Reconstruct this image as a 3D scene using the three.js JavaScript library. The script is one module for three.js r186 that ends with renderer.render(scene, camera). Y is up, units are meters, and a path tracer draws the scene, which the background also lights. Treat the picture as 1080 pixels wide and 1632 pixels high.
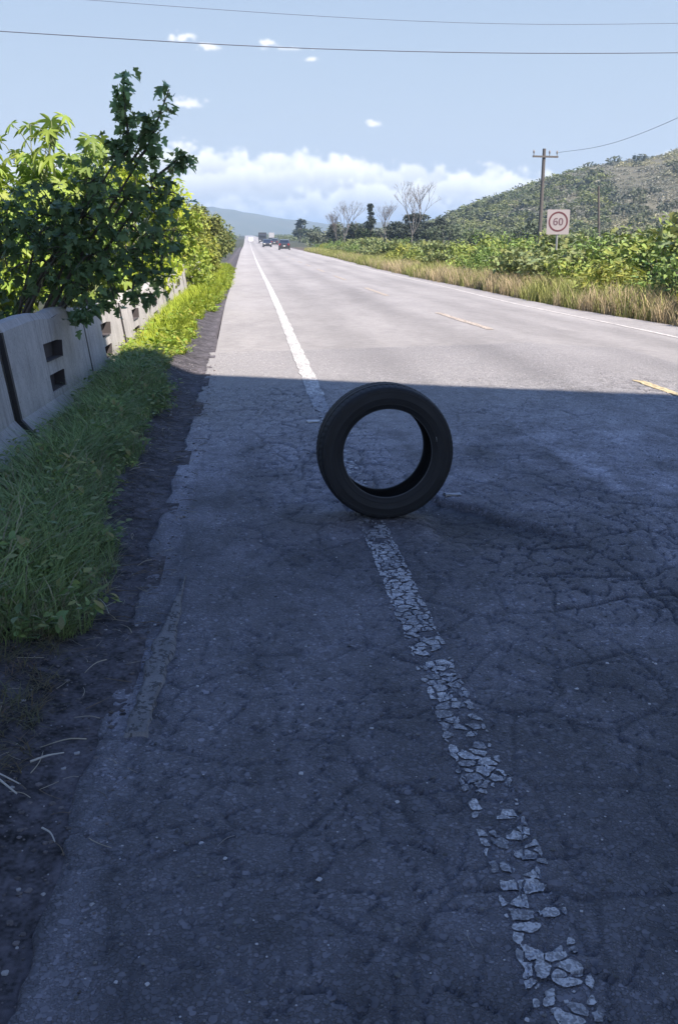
import * as THREE from 'three';
import { mergeGeometries } from 'three/addons/utils/BufferGeometryUtils.js';
import { Brush, Evaluator, SUBTRACTION } from 'three-bvh-csg';
import { FontLoader } from 'three/addons/loaders/FontLoader.js';
import { TextGeometry } from 'three/addons/geometries/TextGeometry.js';

// ---------------------------------------------------------------- camera, sky, sun, exposure
const scene = new THREE.Scene();
const camera = new THREE.PerspectiveCamera(57.09, 677 / 1024, 0.1, 12000);
camera.position.set(0, 1.3, 0);
{
  const yaw = 5.48 * Math.PI / 180, pitch = 16.38 * Math.PI / 180;
  camera.lookAt(Math.sin(yaw) * Math.cos(pitch), 1.3 - Math.sin(pitch), -Math.cos(yaw) * Math.cos(pitch));
}
const EXPOSURE = 2.6, SUN = 3.9, SUN_DIR = new THREE.Vector3(0.40, 0.78, 0.48).normalize(), FOG = 0.0004;

const renderer = new THREE.WebGLRenderer({ antialias: true });
renderer.setSize(677, 1024);
renderer.toneMapping = THREE.LinearToneMapping;
renderer.toneMappingExposure = EXPOSURE;
renderer.shadowMap.enabled = true;

const sun = new THREE.DirectionalLight(new THREE.Color(1.0, 0.885, 0.775), SUN);
sun.position.copy(SUN_DIR).multiplyScalar(120);
sun.castShadow = true;
sun.shadow.mapSize.set(4096, 4096);
Object.assign(sun.shadow.camera, { left: -60, right: 60, top: 60, bottom: -60, near: 1, far: 400 });
scene.add(sun, sun.target);
scene.fog = new THREE.FogExp2(new THREE.Color(0.52, 0.73, 1.0), FOG);

// ---------------------------------------------------------------- numbers and noise
function rng(seed) { let a = seed >>> 0; return () => { a = (a + 0x6D2B79F5) | 0; let t = Math.imul(a ^ (a >>> 15), 1 | a); t = (t + Math.imul(t ^ (t >>> 7), 61 | t)) ^ t; return ((t ^ (t >>> 14)) >>> 0) / 4294967296; }; }
const clamp = (x, a = 0, b = 1) => x < a ? a : x > b ? b : x;
const mix = (a, b, t) => a + (b - a) * t;
const ss = (a, b, x) => { const t = clamp((x - a) / (b - a)); return t * t * (3 - 2 * t); };
function hash(ix, iy, s = 0) { let h = Math.imul(ix, 374761393) + Math.imul(iy, 668265263) + Math.imul(s, 1274126177) | 0; h = Math.imul(h ^ (h >>> 13), 1274126177); h = Math.imul(h ^ (h >>> 16), 2246822519); return ((h ^ (h >>> 15)) >>> 0) / 4294967296; }
function vnoise(x, y, s = 0) {
  const ix = Math.floor(x), iy = Math.floor(y), fx = x - ix, fy = y - iy, u = fx * fx * (3 - 2 * fx), v = fy * fy * (3 - 2 * fy);
  const a = hash(ix, iy, s), b = hash(ix + 1, iy, s), c = hash(ix, iy + 1, s), d = hash(ix + 1, iy + 1, s);
  return a + (b - a) * u + (c - a) * v + (a - b - c + d) * u * v;
}
function fbm(x, y, oct = 4, s = 0) { let a = 0.5, t = 0, n = 0; for (let i = 0; i < oct; i++) { t += a * vnoise(x, y, s + i * 17); n += a; a *= 0.5; x = x * 2.03 + 3.1; y = y * 2.03 + 7.7; } return t / n; }
function pnoise(x, y, px, py, s) {   // value noise that repeats every px, py cells
  const ix = Math.floor(x), iy = Math.floor(y), fx = x - ix, fy = y - iy, u = fx * fx * (3 - 2 * fx), v = fy * fy * (3 - 2 * fy);
  const m = (k, p) => ((k % p) + p) % p, x0 = m(ix, px), x1 = m(ix + 1, px), y0 = m(iy, py), y1 = m(iy + 1, py);
  const a = hash(x0, y0, s), b = hash(x1, y0, s), c = hash(x0, y1, s), d = hash(x1, y1, s);
  return a + (b - a) * u + (c - a) * v + (a - b - c + d) * u * v;
}
const W = [0, 0, 0];
function worley(x, y, s = 0) {       // nearest, second nearest, id of the nearest cell
  const ix = Math.floor(x), iy = Math.floor(y); let f1 = 9, f2 = 9, id = 0;
  for (let j = -1; j <= 1; j++) for (let i = -1; i <= 1; i++) {
    const cx = ix + i, cy = iy + j, dx = cx + 0.1 + 0.8 * hash(cx, cy, s) - x, dy = cy + 0.1 + 0.8 * hash(cx, cy, s + 5) - y, d = dx * dx + dy * dy;
    if (d < f1) { f2 = f1; f1 = d; id = hash(cx, cy, s + 9); } else if (d < f2) f2 = d;
  }
  W[0] = Math.sqrt(f1); W[1] = Math.sqrt(f2); W[2] = id; return W;
}
function table(pts) {               // smooth monotone interpolation
  return (d) => {
    if (d <= pts[0][0]) return pts[0][1];
    for (let i = 1; i < pts.length; i++) if (d <= pts[i][0]) { const [a, p] = pts[i - 1], [b, q] = pts[i]; const t = (d - a) / (b - a); 
      const m0 = i > 1 ? (q - pts[i - 2][1]) / (b - pts[i - 2][0]) : (q - p) / (b - a), m1 = i + 1 < pts.length ? (pts[i + 1][1] - p) / (pts[i + 1][0] - a) : (q - p) / (b - a), h = b - a;
      return (2 * t ** 3 - 3 * t * t + 1) * p + (t ** 3 - 2 * t * t + t) * h * m0 + (3 * t * t - 2 * t ** 3) * q + (t ** 3 - t * t) * h * m1; }
    return pts[pts.length - 1][1];
  };
}
const srgb = (r, g, b) => new THREE.Color().setRGB(r / 255, g / 255, b / 255, THREE.SRGBColorSpace);
const lin = (r, g, b) => new THREE.Color().setRGB(r, g, b);
const V = (x, y, z) => new THREE.Vector3(x, y, z);

// ---------------------------------------------------------------- the sky: air and clouds, all the way round
{
  const w = 4096, h = 2048, data = new Float32Array(w * h * 4), r = rng(77);
  const puffs = [[-3.13, 10.19, .75, .28, 1], [-1.61, 9.77, .95, .22, 1], [1.49, 10.04, .55, .2, .95], [2.6, 9.78, 1.5, .12, .6], [4.02, 9.29, .5, .12, .9], [7.43, 6.01, .62, .25, 1], [-2.9, 6.95, 1.1, .3, .9], [-3.2, 4.6, .9, .5, .9], [12.6, 12.3, 1.6, .2, .35], [14.0, 3.9, .7, .2, .6]];
  for (let i = 0; i < 240; i++) { const a = -180 + 360 * r(); if (a > -14 && a < 25) continue; puffs.push([a, 4 + 13 * r() ** 1.5, .5 + .9 * r(), .15 + .25 * r(), .5 + .5 * r()]); }
  const bins = Array.from({ length: 360 }, () => []);
  for (const p of puffs) for (let k = -4; k <= 4; k++) bins[((Math.floor(p[0]) + k) % 360 + 360) % 360].push(p);
  const sunA = Math.atan2(SUN_DIR.x, -SUN_DIR.z), sunE = Math.asin(SUN_DIR.y);
  for (let j = 0; j < h; j++) {
    const el = ((j + .5) / h - .5) * 180;
    const e = Math.max(el, 0), t = 1 - Math.exp(-e / 15), t2 = ss(8, 60, e);
    let br = mix(.29, .122, t), bg = mix(.325, .19, t), bb = mix(.37, .292, t);
    br = mix(br, .05, t2); bg = mix(bg, .115, t2); bb = mix(bb, .33, t2);
    for (let i = 0; i < w; i++) {
      const o = (j * w + i) * 4, phi = ((i + .5) / w - .5) * 2 * Math.PI;      // three: u = atan2(z, x)
      let cr = br, cg = bg, cb = bb;
      if (el > -1 && el < 24) {
        const az = Math.atan2(Math.cos(phi), -Math.sin(phi)) * 180 / Math.PI;  // 0 = -z, positive to the right
        const px = phi * 57.3;
        // banks of cumulus, the farther the lower, each with lit tops and grey-blue bases
        const fine = fbm(px * 1.5, e * 1.9 + 9, 5, 31), veil = ss(7.5, .5, e + (fbm(px * .12, e * .4, 3, 33) - .5) * 4) * .3;
        cr = mix(cr, .265, veil); cg = mix(cg, .29, veil); cb = mix(cb, .335, veil);
        if (e < 8) for (let k = 5; k >= 0; k--) {
          const f = .26 + .09 * k, o = k * 37.7, bil = (n) => { const q = 1 - Math.abs(2 * n - 1); return 1 - (1 - q) * (1 - q); };
          const gap = fbm(px * .09 + o, 2.5, 2, 40 + k) - .5;
          const tk = 3.9 - .72 * (5 - k) + gap * 3.4 + .7 * bil(vnoise(px * f + o, .5, 50 + k)) + .34 * bil(vnoise(px * f * 2.9 + o, .5, 60 + k)) + .15 * bil(vnoise(px * f * 6.7, .5, 70 + k)) - .9 + (fine - .5) * 1.5;
          const c = ss(-.06, .3 + .05 * k, tk - e) * ss(-2.4 - .2 * k, -.3, e - tk) ;
          const under = clamp((tk - e) / 1.15), lit = clamp(1.05 - under * .9 + (fine - .5) * 1.1) * (.55 + .45 * ss(-.2, .25, gap));
          cr = mix(cr, mix(.33, .62, lit), c * .9); cg = mix(cg, mix(.34, .62, lit), c * .9); cb = mix(cb, mix(.36, .62, lit), c * .9);
        }
        for (const p of bins[((Math.floor(az)) % 360 + 360) % 360]) {
          let dx = az - p[0]; if (dx > 180) dx -= 360; if (dx < -180) dx += 360;
          const dy = el - p[1]; if (Math.abs(dx) > p[2] * 1.6 || Math.abs(dy) > p[3] * 2.5) continue;
          const n = fbm(dx * 3.2 + p[0] * 9, dy * 6 + p[1] * 5, 4, 5);
          const q = 1 - Math.hypot(dx / p[2], dy / (p[3] * (dy > 0 ? 1.25 : .55)) ) + (n - .5) * 1.7;
          const k = ss(.05, .75, q) * p[4];
          cr = mix(cr, .50, k); cg = mix(cg, .50, k); cb = mix(cb, .505, k);
        }
      }
      // a soft glow of the air round the sun
      const cs = Math.cos(el * Math.PI / 180) * Math.cos(sunE) * Math.cos(Math.atan2(Math.cos(phi), -Math.sin(phi)) - sunA) + Math.sin(el * Math.PI / 180) * Math.sin(sunE);
      const gl = .12 * Math.exp((cs - 1) * 9) * (el > 0 ? 1 : 0);
      data[o] = cr + gl; data[o + 1] = cg + gl; data[o + 2] = cb + gl * .95; data[o + 3] = 1;
    }
  }
  const sky = new THREE.DataTexture(data, w, h, THREE.RGBAFormat, THREE.FloatType);
  sky.mapping = THREE.EquirectangularReflectionMapping; sky.magFilter = THREE.LinearFilter; sky.minFilter = THREE.LinearFilter; sky.wrapS = THREE.RepeatWrapping; sky.needsUpdate = true;
  scene.background = sky; scene.environment = sky;
}

// ---------------------------------------------------------------- helpers for things
const taken = new Map();
function numbered(name) { const n = taken.get(name) || 0; taken.set(name, n + 1); return n ? `${name}_${String(n).padStart(3, '0')}` : name; }
function shade(o) { o.traverse((c) => { if (c.isMesh) { c.castShadow = true; c.receiveShadow = true; } }); return o; }
function thing(name, label, category, [x, y, z] = [0, 0, 0], turn = 0, group) {
  const o = new THREE.Group(); o.name = numbered(name); scene.add(o); o.position.set(x, y, z); o.rotation.y = turn;
  o.userData = { label, category }; if (group) o.userData.group = group; return o;
}
function tag(o, label, category, group, kind) { if (label) o.userData.label = label; if (category) o.userData.category = category; if (group) o.userData.group = group; if (kind) o.userData.kind = kind; return o; }
function mesh(name, geo, mat, parent = scene) { const m = new THREE.Mesh(geo, mat); m.name = parent === scene ? numbered(name) : name; m.castShadow = m.receiveShadow = true; parent.add(m); return m; }
function structure(name, geo, mat) { const m = mesh(name, geo, mat); m.userData.kind = 'structure'; return m; }
function copyOf(root, label, pos, turn, group) { const c = root.clone(); c.name = numbered(root.name.replace(/_\d{3}$/, '')); scene.add(c); c.userData = { ...root.userData }; if (label) c.userData.label = label; if (group) c.userData.group = group; if (pos) c.position.set(...pos); if (turn !== undefined) c.rotation.y = turn; return c; }
function std(color, roughness = .9, extra = {}) { return new THREE.MeshStandardMaterial({ color, roughness, metalness: 0, ...extra }); }
function bake(geo, fn) { const p = geo.attributes.position, v = new THREE.Vector3(); for (let i = 0; i < p.count; i++) { v.fromBufferAttribute(p, i); fn(v, i); p.setXYZ(i, v.x, v.y, v.z); } geo.computeVertexNormals(); return geo; }
function grid(xs, zs, height, name) {            // a height field; uv in metres
  const nx = xs.length, nz = zs.length, pos = new Float32Array(nx * nz * 3), uv = new Float32Array(nx * nz * 2), idx = [];
  for (let j = 0; j < nz; j++) for (let i = 0; i < nx; i++) { const k = j * nx + i, q = height(xs[i], zs[j]); const X = q.x ?? xs[i], Y = q.y ?? q; pos[k * 3] = X; pos[k * 3 + 1] = Y; pos[k * 3 + 2] = zs[j]; uv[k * 2] = X; uv[k * 2 + 1] = -zs[j]; }
  for (let j = 0; j < nz - 1; j++) for (let i = 0; i < nx - 1; i++) { const a = j * nx + i, b = a + 1, c = a + nx, d = c + 1; idx.push(a, b, c, b, d, c); }   // zs grow towards the viewer
  const g = new THREE.BufferGeometry(); g.setAttribute('position', new THREE.BufferAttribute(pos, 3)); g.setAttribute('uv', new THREE.BufferAttribute(uv, 2)); g.setIndex(nx * nz > 65535 ? new THREE.BufferAttribute(new Uint32Array(idx), 1) : idx);
  g.computeVertexNormals();
  if (g.attributes.normal.getY(0) < 0) { for (let i = 0; i < idx.length; i += 3) { const t = idx[i]; idx[i] = idx[i + 1]; idx[i + 1] = t; } g.setIndex(nx * nz > 65535 ? new THREE.BufferAttribute(new Uint32Array(idx), 1) : idx); g.computeVertexNormals(); }
  return g;
}
function colors(geo, fn) { const p = geo.attributes.position, c = new Float32Array(p.count * 3); for (let i = 0; i < p.count; i++) { const q = fn(p.getX(i), p.getY(i), p.getZ(i), i); c[i * 3] = q[0]; c[i * 3 + 1] = q[1]; c[i * 3 + 2] = q[2]; } geo.setAttribute('color', new THREE.BufferAttribute(c, 3)); return geo; }
function tube(points, r0, r1, seg = 6, steps = 0) {
  const curve = new THREE.CatmullRomCurve3(points); const n = steps || Math.max(2, points.length * 3); const g = new THREE.TubeGeometry(curve, n, 1, seg, false); const p = g.attributes.position;
  for (let i = 0; i <= n; i++) { const c = curve.getPointAt(i / n), r = mix(r0, r1, i / n); for (let k = 0; k <= seg; k++) { const q = i * (seg + 1) + k; p.setXYZ(q, c.x + (p.getX(q) - c.x) * r, c.y + (p.getY(q) - c.y) * r, c.z + (p.getZ(q) - c.z) * r); } }
  g.computeVertexNormals(); return g;
}
function dataTex(w, h, fn, isColor) {
  const d = new Uint8Array(w * h * 4);
  for (let j = 0; j < h; j++) for (let i = 0; i < w; i++) { const q = fn(i, j), o = (j * w + i) * 4; d[o] = clamp(q[0]) * 255; d[o + 1] = clamp(q[1]) * 255; d[o + 2] = clamp(q[2]) * 255; d[o + 3] = 255; }
  const t = new THREE.DataTexture(d, w, h, THREE.RGBAFormat, THREE.UnsignedByteType); t.magFilter = THREE.LinearFilter; t.minFilter = THREE.LinearMipmapLinearFilter; t.generateMipmaps = true; t.wrapS = t.wrapT = THREE.RepeatWrapping; if (isColor) t.colorSpace = THREE.SRGBColorSpace; t.needsUpdate = true; return t;
}
const toS = (x) => x <= .0031308 ? 12.92 * x : 1.055 * Math.pow(x, 1 / 2.4) - .055;
const out3 = [0, 0, 0];
const S3 = (r, g, b) => { out3[0] = toS(Math.max(0, r)); out3[1] = toS(Math.max(0, g)); out3[2] = toS(Math.max(0, b)); return out3; };
function scaled(t, sx, sy, ox = 0, oy = 0) { const c = t.clone(); c.repeat.set(sx, sy); c.offset.set(ox, oy); c.needsUpdate = true; return c; }

// ---------------------------------------------------------------- the lie of the land (d = metres ahead)
const baseY = table([[0, 0], [10, 0], [16, -.02], [27, -.1], [47, -.28], [80, -.5], [120, -.74], [200, -1.05], [350, -.8], [700, 0], [1200, 1], [3000, 1]]);
const whiteX = table([[0, .495], [1.26, .527], [1.7, .548], [2.6, .56], [9, .565], [21, .62], [31, .66], [60, .74], [130, 1.0], [250, 1.4], [600, 1.9], [1500, 2.6]]);
const dashX = table([[0, 3.55], [8, 3.45], [13.3, 3.33], [16, 3.23], [25, 3.14], [50, 3.4], [100, 3.8], [150, 4.2], [250, 4.7], [600, 5.2], [1500, 6]]);
const rightX = table([[0, 6.9], [14.6, 6.3], [21, 6.0], [31, 6.25], [49, 6.45], [92, 7.1], [150, 7.8], [250, 8.4], [600, 8.8], [1500, 9.6]]);
const edgeL = table([[0, -.39], [9, -.37], [21, -.44], [48, -.5], [80, -.55], [150, -.6], [250, -.3], [600, 0], [1500, .6]]);
const edgeR = (d) => rightX(d) + .95 + .35 * ss(20, 8, d) - .3 * ss(14, 40, d);
function roadY(x, d) {
  const f = 1 - ss(20, 110, d);
  const c = x < .57 ? .015 * (x - .57) : x < 3.4 ? .021 * (x - .57) : x < 6.6 ? .06 - .07 * (x - 3.4) : -.164;
  return baseY(d) + f * c;
}
function hillY(x, z) {
  const d = -z, s = ss(170, 360, d) * (1 - .6 * ss(420, 900, d));
  const X = x * 350 / Math.max(d, 120);                              // the ridge as it runs away
  const ridge = table([[20, 0], [50, 2.5], [68, 6.5], [84, 13], [101, 18.5], [115, 24], [129, 26.5], [145, 29.5], [157, 32], [190, 39], [240, 48], [320, 52], [420, 42], [600, 18], [800, 0]]);
  const bumps = (fbm(x * .02, z * .02, 4, 61) - .5) * 7 * s;
  return Math.max(0, ridge(X) * s + bumps * clamp((X - 30) / 40));
}
function vergeY(x, d) {                                                // ground outside the pavement
  if (x < 1) { const e = edgeL(d) - x; return baseY(d) + -.02 + .10 * ss(.1, .5, e) - .10 * ss(.55, 1.0, e) - .2 * ss(1.6, 4, e) + (fbm(x * 2.4, d * 2.4, 2, 71) - .5) * .04; }
  const e = x - edgeR(d); return roadY(edgeR(d), d) - .03 + .1 * ss(.3, 2, e) + (fbm(x * 2, d * 2, 3, 72) - .5) * .08 - .5 * ss(6, 20, e);
}

// near broken asphalt: where it is cracked, where it is worn dark, where it has sunk
function crackMask(x, d) {
  const n = fbm(x * 1.6, d * 1.1, 3, 81) - .5;
  const a = ss(.42, .0, Math.hypot((x - .42) / 1.1, (d - 6.3) / 4.6) + n * .5 - .25);
  const bx = x - 1.55 - (4 - d) * -.05, b = 1.0 * ss(.42, .05, Math.hypot(bx / 1.3, (d - 3.9) / 3.2) + n * .9 - .12);
  const c = .16 + .5 * ss(.38, .58, fbm(x * 1.1 + 4, d * .8, 3, 83));
  return clamp(Math.max(a, b, c)) * ss(8.9, 8.2, d);
}
const lipX = table([[0, 1.55], [1.6, 1.5], [2.4, 1.36], [3.0, 1.4], [3.6, 1.42], [4.1, 1.25], [4.45, 1.1], [4.6, .98], [4.8, .86], [5.2, .72]]);
function sunk(x, d) {                                                  // 1 inside the hollow that the tyre stands in
  const n = (fbm(x * 5, d * 4, 4, 91) - .5) * .3;
  const right = ss(-.02, .05, lipX(d) + n * .7 - x), left = ss(.62, .9, x + n), far = ss(5.0, 4.55, d + n * 1.6), near = ss(3.5, 4.25, d + n * .9);
  return right * left * far * near;
}
function rough(x, d) {                                                 // relief in metres, and how deep in a crack it is
  const m = crackMask(x, d), wx = x + (vnoise(x * 9, d * 9, 95) - .5) * .05, wd = d + (vnoise(x * 9 + 7, d * 9, 96) - .5) * .05;
  let y = 0, crack = 0;
  if (m > .01) {
    worley(wx * 11 + 1.2 * fbm(x * 6, d * 6, 2, 94), wd * 8 + 1.2 * fbm(x * 6 + 9, d * 6, 2, 94), 97); const e = W[1] - W[0], t = W[2];
    const wide = mix(.02, .085, m); crack = m * ss(wide, wide * .25, e) * ss(.25, .5, fbm(x * 4, d * 4, 2, 98) + m * .2);
    y += m * (t - .5) * .006 - crack * .009;
    worley(wx * 3.3, wd * 2.6, 99); const e2 = W[1] - W[0], c2 = m * ss(.06, .015, e2) * ss(.4, .6, fbm(x * 2, d * 2, 2, 93) + .15); y += m * (W[2] - .5) * .005 - c2 * .008; crack = Math.max(crack, c2);
  }
  const s = sunk(x, d);
  y += -.038 * s + (fbm(x * 14, d * 14, 3, 100) - .5) * .004 + (fbm(x * 45, d * 45, 2, 102) - .5) * .0035 + (fbm(x * 2.5, d * 2.5, 3, 101) - .5) * .012;
  return [y, crack, m, s];
}
const NX0 = -.40, NX1 = 4.6, ND0 = .2, ND1 = 11.2;
function nearFade(x, d) { return ss(NX1, NX1 - .4, x) * ss(ND0, ND0 + .3, d) * ss(ND1, ND1 - 1.6, d); }
function surfaceY(x, d) { if (x > NX0 && x < NX1 && d > ND0 && d < ND1) return roadY(x, d) + rough(x, d)[0] * nearFade(x, d); return roadY(x, d); }

// ---------------------------------------------------------------- materials of the ground
// the stones of the asphalt, a metre square: [height, tone]
const G = 2048, stoneH = new Float32Array(G * G), stoneT = new Float32Array(G * G);
{
  const layer = (cells, seed, cover, lift) => {
    for (let j = 0; j < G; j++) for (let i = 0; i < G; i++) {
      const x = i / G * cells, y = j / G * cells, ix = Math.floor(x), iy = Math.floor(y); let f = 9, id = 0, t = 0;
      for (let b = -1; b <= 1; b++) for (let a = -1; a <= 1; a++) { const cx = ((ix + a) % cells + cells) % cells, cy = ((iy + b) % cells + cells) % cells, q = hash(cx, cy, seed + 3); const dx = ix + a + hash(cx, cy, seed) - x, dy = iy + b + hash(cx, cy, seed + 1) - y, d = (dx * dx + dy * dy) / (.12 + .5 * q * q); if (d < f) { f = d; id = hash(cx, cy, seed + 4); t = hash(cx, cy, seed + 5); } }
      const o = j * G + i; if (id < cover) { const k = ss(1, .55, f); if (k * lift > stoneH[o]) { stoneH[o] = mix(stoneH[o], lift * (.7 + .3 * t), k); stoneT[o] = mix(stoneT[o], (t - .45) * 1.3 + (t > .93 ? 1.2 : 0), k); } }
    }
  };
  for (let k = 0; k < G * G; k++) { const q = hash(k % G, k / G | 0, 6); stoneH[k] = .12 * q; stoneT[k] = (q - .5) * .5 - .28; }
  layer(230, 11, .85, .55); layer(112, 21, .6, .85); layer(70, 31, .28, 1);
}
const grainTex = dataTex(G, G, (i, j) => { const q = stoneH[j * G + i]; return [q, q, q]; });
let stoneMean = 0;
const stoneMap = dataTex(G, G, (i, j) => { const a = clamp(.62 + .30 * stoneT[j * G + i], .12, 1); stoneMean += a / (G * G); return S3(a, a, a); }, true);
function asphaltAlbedo(x, d, crack, m, s, out) {
  const n1 = fbm(x * .8, d * .35, 4, 111), n2 = fbm(x * 5, d * 3.2, 4, 112);
  let a = .30 + .08 * (n1 - .5);
  // oil-dark surface in the near shade, paler dusty towards the far edge of it
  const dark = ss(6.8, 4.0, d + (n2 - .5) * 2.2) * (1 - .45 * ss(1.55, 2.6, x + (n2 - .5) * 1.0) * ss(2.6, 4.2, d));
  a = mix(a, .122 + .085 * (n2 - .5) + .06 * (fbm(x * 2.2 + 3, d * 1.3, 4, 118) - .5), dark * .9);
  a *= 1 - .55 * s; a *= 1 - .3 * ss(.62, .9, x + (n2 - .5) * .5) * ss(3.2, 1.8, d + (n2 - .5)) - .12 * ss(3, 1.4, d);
  // grey dust by the pavement edge, pale scabs of dust on the right
  a += .075 * ss(.075, .02, Math.abs(x + .37 + (n2 - .5) * .05 - .03 * ss(4, 8, d))) * ss(.36, .58, fbm(x * 7, d * 2.1, 4, 125) + .06) * ss(9, 6, d);
  a += .15 * ss(.52, .70, fbm(x * 3.1, d * 2.2, 5, 115)) * ss(1.2, 1.9, x) * ss(7.5, 5.5, d) ;
  // tyre tracks worn darker
  a *= 1 - .12 * ss(.35, 0, Math.abs(x - 1.55)) - .1 * ss(.3, 0, Math.abs(x - 2.75));
  const n4 = fbm(x * 17, d * 11, 3, 119), fd = 1 - .85 * ss(7.4, 9.6, d); a *= 1 + ((n2 - .5) * .4 + (n4 - .5) * .7) * fd; a *= 1 - .35 * ss(.66, .76, n4) * fd;
  a *= 1 - .5 * crack;
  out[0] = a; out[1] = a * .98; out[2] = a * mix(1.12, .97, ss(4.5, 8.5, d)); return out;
}
const tmp3 = [0, 0, 0];
const nearMat = new THREE.MeshStandardMaterial({ map: stoneMap, vertexColors: true, roughness: .7, bumpMap: grainTex, bumpScale: .006 });
const grainNear = grainTex;
const farMap = dataTex(1024, 2048, (i, j) => {
  const u = i / 1024, v = j / 2048; let a = .31;
  a += .05 * (pnoise(u * 6, v * 3, 6, 3, 121) - .5) + .05 * (pnoise(u * 24, v * 20, 24, 20, 122) - .5) + .05 * (pnoise(u * 90, v * 160, 90, 160, 123) - .5) + .09 * (hash(i, j, 124) - .5) * .6;
  return S3(a, a * .98, a * .96);
}, true);
const farMat = new THREE.MeshStandardMaterial({ map: scaled(farMap, 1 / 6, 1 / 14), roughness: .85, bumpMap: grainNear, bumpScale: .0045, vertexColors: true });

const linspace = (a, b, n) => Array.from({ length: n }, (_, i) => a + (b - a) * i / (n - 1));
// ---------------------------------------------------------------- road
const road = new THREE.Group(); road.name = numbered('road'); road.userData.kind = 'structure'; scene.add(road);
{
  const ds = []; let d = ND1; while (d > ND0) { ds.push(d); d -= mix(.0085, .026, clamp((d - 1.5) / 8)); } ds.push(ND0);
  const tint = (x, y, z) => { const d = -z; let a = 1 + .2 * (fbm(x * .5, d * .12, 3, 131) - .5) - .1 * ss(.6, .68, fbm(x * .8 + 3, d * .09, 3, 132)); const c = whiteX(d), w = dashX(d); for (const [p, q] of [[mix(c, w, .25), .14], [mix(c, w, .75), .16], [mix(w, rightX(d), .3), .13], [mix(w, rightX(d), .72), .13]]) a *= 1 - q * ss(.55, 0, Math.abs(x - p)); a *= mix(1, 1.06, ss(.5, .1, x)); return [a, a * .985, a * .985]; };
  const xs = linspace(NX0 + .1, NX1, 470), lead = 16;
  const lipE = (q) => edgeL(q) - .07 + (fbm(q * 3, 3, 3, 141) - .5) * .07 + (vnoise(q * 22, 1, 142) - .5) * .014;
  const near = grid([...linspace(-100, -99 - 1 / lead, lead), ...xs], ds.map((q) => -q), (x, z) => {
    const d = -z; if (x < -50) { const t = 100 + x, X = mix(lipE(d), NX0 + .1, Math.pow(t, 1.2)); return { x: X, y: roadY(X, d) + (rough(X, d)[0] * .6 + (fbm(X * 18, d * 18, 3, 143) - .5) * .010) * ss(0, .25, t) * ss(ND1, ND1 - 1.6, d) - (t < .02 ? .06 : t < .1 ? .010 : 0) }; }
    return { x, y: roadY(x, d) + rough(x, d)[0] * ss(NX1, NX1 - .4, x) * ss(ND0, ND0 + .3, d) * ss(ND1, ND1 - 1.6, d) };
  });
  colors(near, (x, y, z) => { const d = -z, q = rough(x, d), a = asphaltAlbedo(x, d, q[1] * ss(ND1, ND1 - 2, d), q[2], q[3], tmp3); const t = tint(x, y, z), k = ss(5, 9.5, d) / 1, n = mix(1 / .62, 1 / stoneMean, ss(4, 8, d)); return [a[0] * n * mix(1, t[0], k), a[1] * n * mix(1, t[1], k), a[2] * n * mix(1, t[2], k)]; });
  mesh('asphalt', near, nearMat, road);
  // the rest: a strip to the left, one to the right and the whole width beyond, each on the same heights
  const far = [1500, 1100, 800, 600, 450, 350, 280, 230, 190, 160, 140, 120, 105, 92, 80, 70, 62, 55, 49, 44, 40, 36, 33, 30, 27.5, 25, 23, 21, 19.5, 18, 16.8, 15.6, 14.6, 13.6, 12.7, 11.9, ND1];
  const fr = linspace(0, 1, 40);
  mesh('asphalt', colors(grid(fr, far.map((q) => -q), (t, z) => { const q = -z; const x = q === ND1 ? (t < .5 ? mix(edgeL(q), edgeR(q), t) : mix(edgeL(q), edgeR(q), t)) : mix(edgeL(q), edgeR(q), t); return { x, y: roadY(x, q) }; }), tint), farMat, road);
  const nz = ds.filter((_, i) => i % 6 === 0 || i === ds.length - 1);
  mesh('asphalt', colors(grid(linspace(0, 1, 12), nz.map((q) => -q), (t, z) => { const x = mix(NX1, edgeR(-z), t); return { x, y: roadY(x, -z) }; }), tint), farMat, road);
  mesh('asphalt', colors(grid(linspace(-.4, 10, 60), linspace(-ND0, 14, 40).map((z) => z).reverse().reverse(), (x, z) => roadY(x, -z)), tint), farMat, road);
}

// ---------------------------------------------------------------- ground, hill and mountains
const dirtMap = dataTex(1024, 1024, (i, j) => {
  const u = i / 1024, v = j / 1024; let a = .5 + .5 * (pnoise(u * 8, v * 8, 8, 8, 151) - .5) + .6 * (pnoise(u * 40, v * 40, 40, 40, 152) - .5) + .5 * (pnoise(u * 160, v * 160, 160, 160, 153) - .5) + .25 * (hash(i, j, 154) - .5);
  a = clamp(a, .05, 1.4); return S3(.135 * a, .124 * a, .140 * a);
}, true);
const dirtTint = 1; const dirtMat = new THREE.MeshStandardMaterial({ map: scaled(dirtMap, .8, .8), vertexColors: true, roughness: .95, bumpMap: scaled(dirtMap, .8, .8), bumpScale: .012 });
function groundY(x, z) {
  const d = -z;
  if (d < 0) return -.12 + (x < edgeL(0) ? .1 : 0) * 0;
  const l = edgeL(d), rr = edgeR(d);
  let y;
  if (x > l + .02 && x < rr - .02) y = roadY(x, d) - .14 - .02 * Math.min(d / 50, 20);
  else y = vergeY(x, d) - .02 * ss(2, 20, x < l ? l - x : x - rr) ;
  if (d > 300) y -= ss(300, 1200, d) * .6 * (x > l && x < rr ? 1 : 0);
  return y + hillY(x, z);
}
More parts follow.
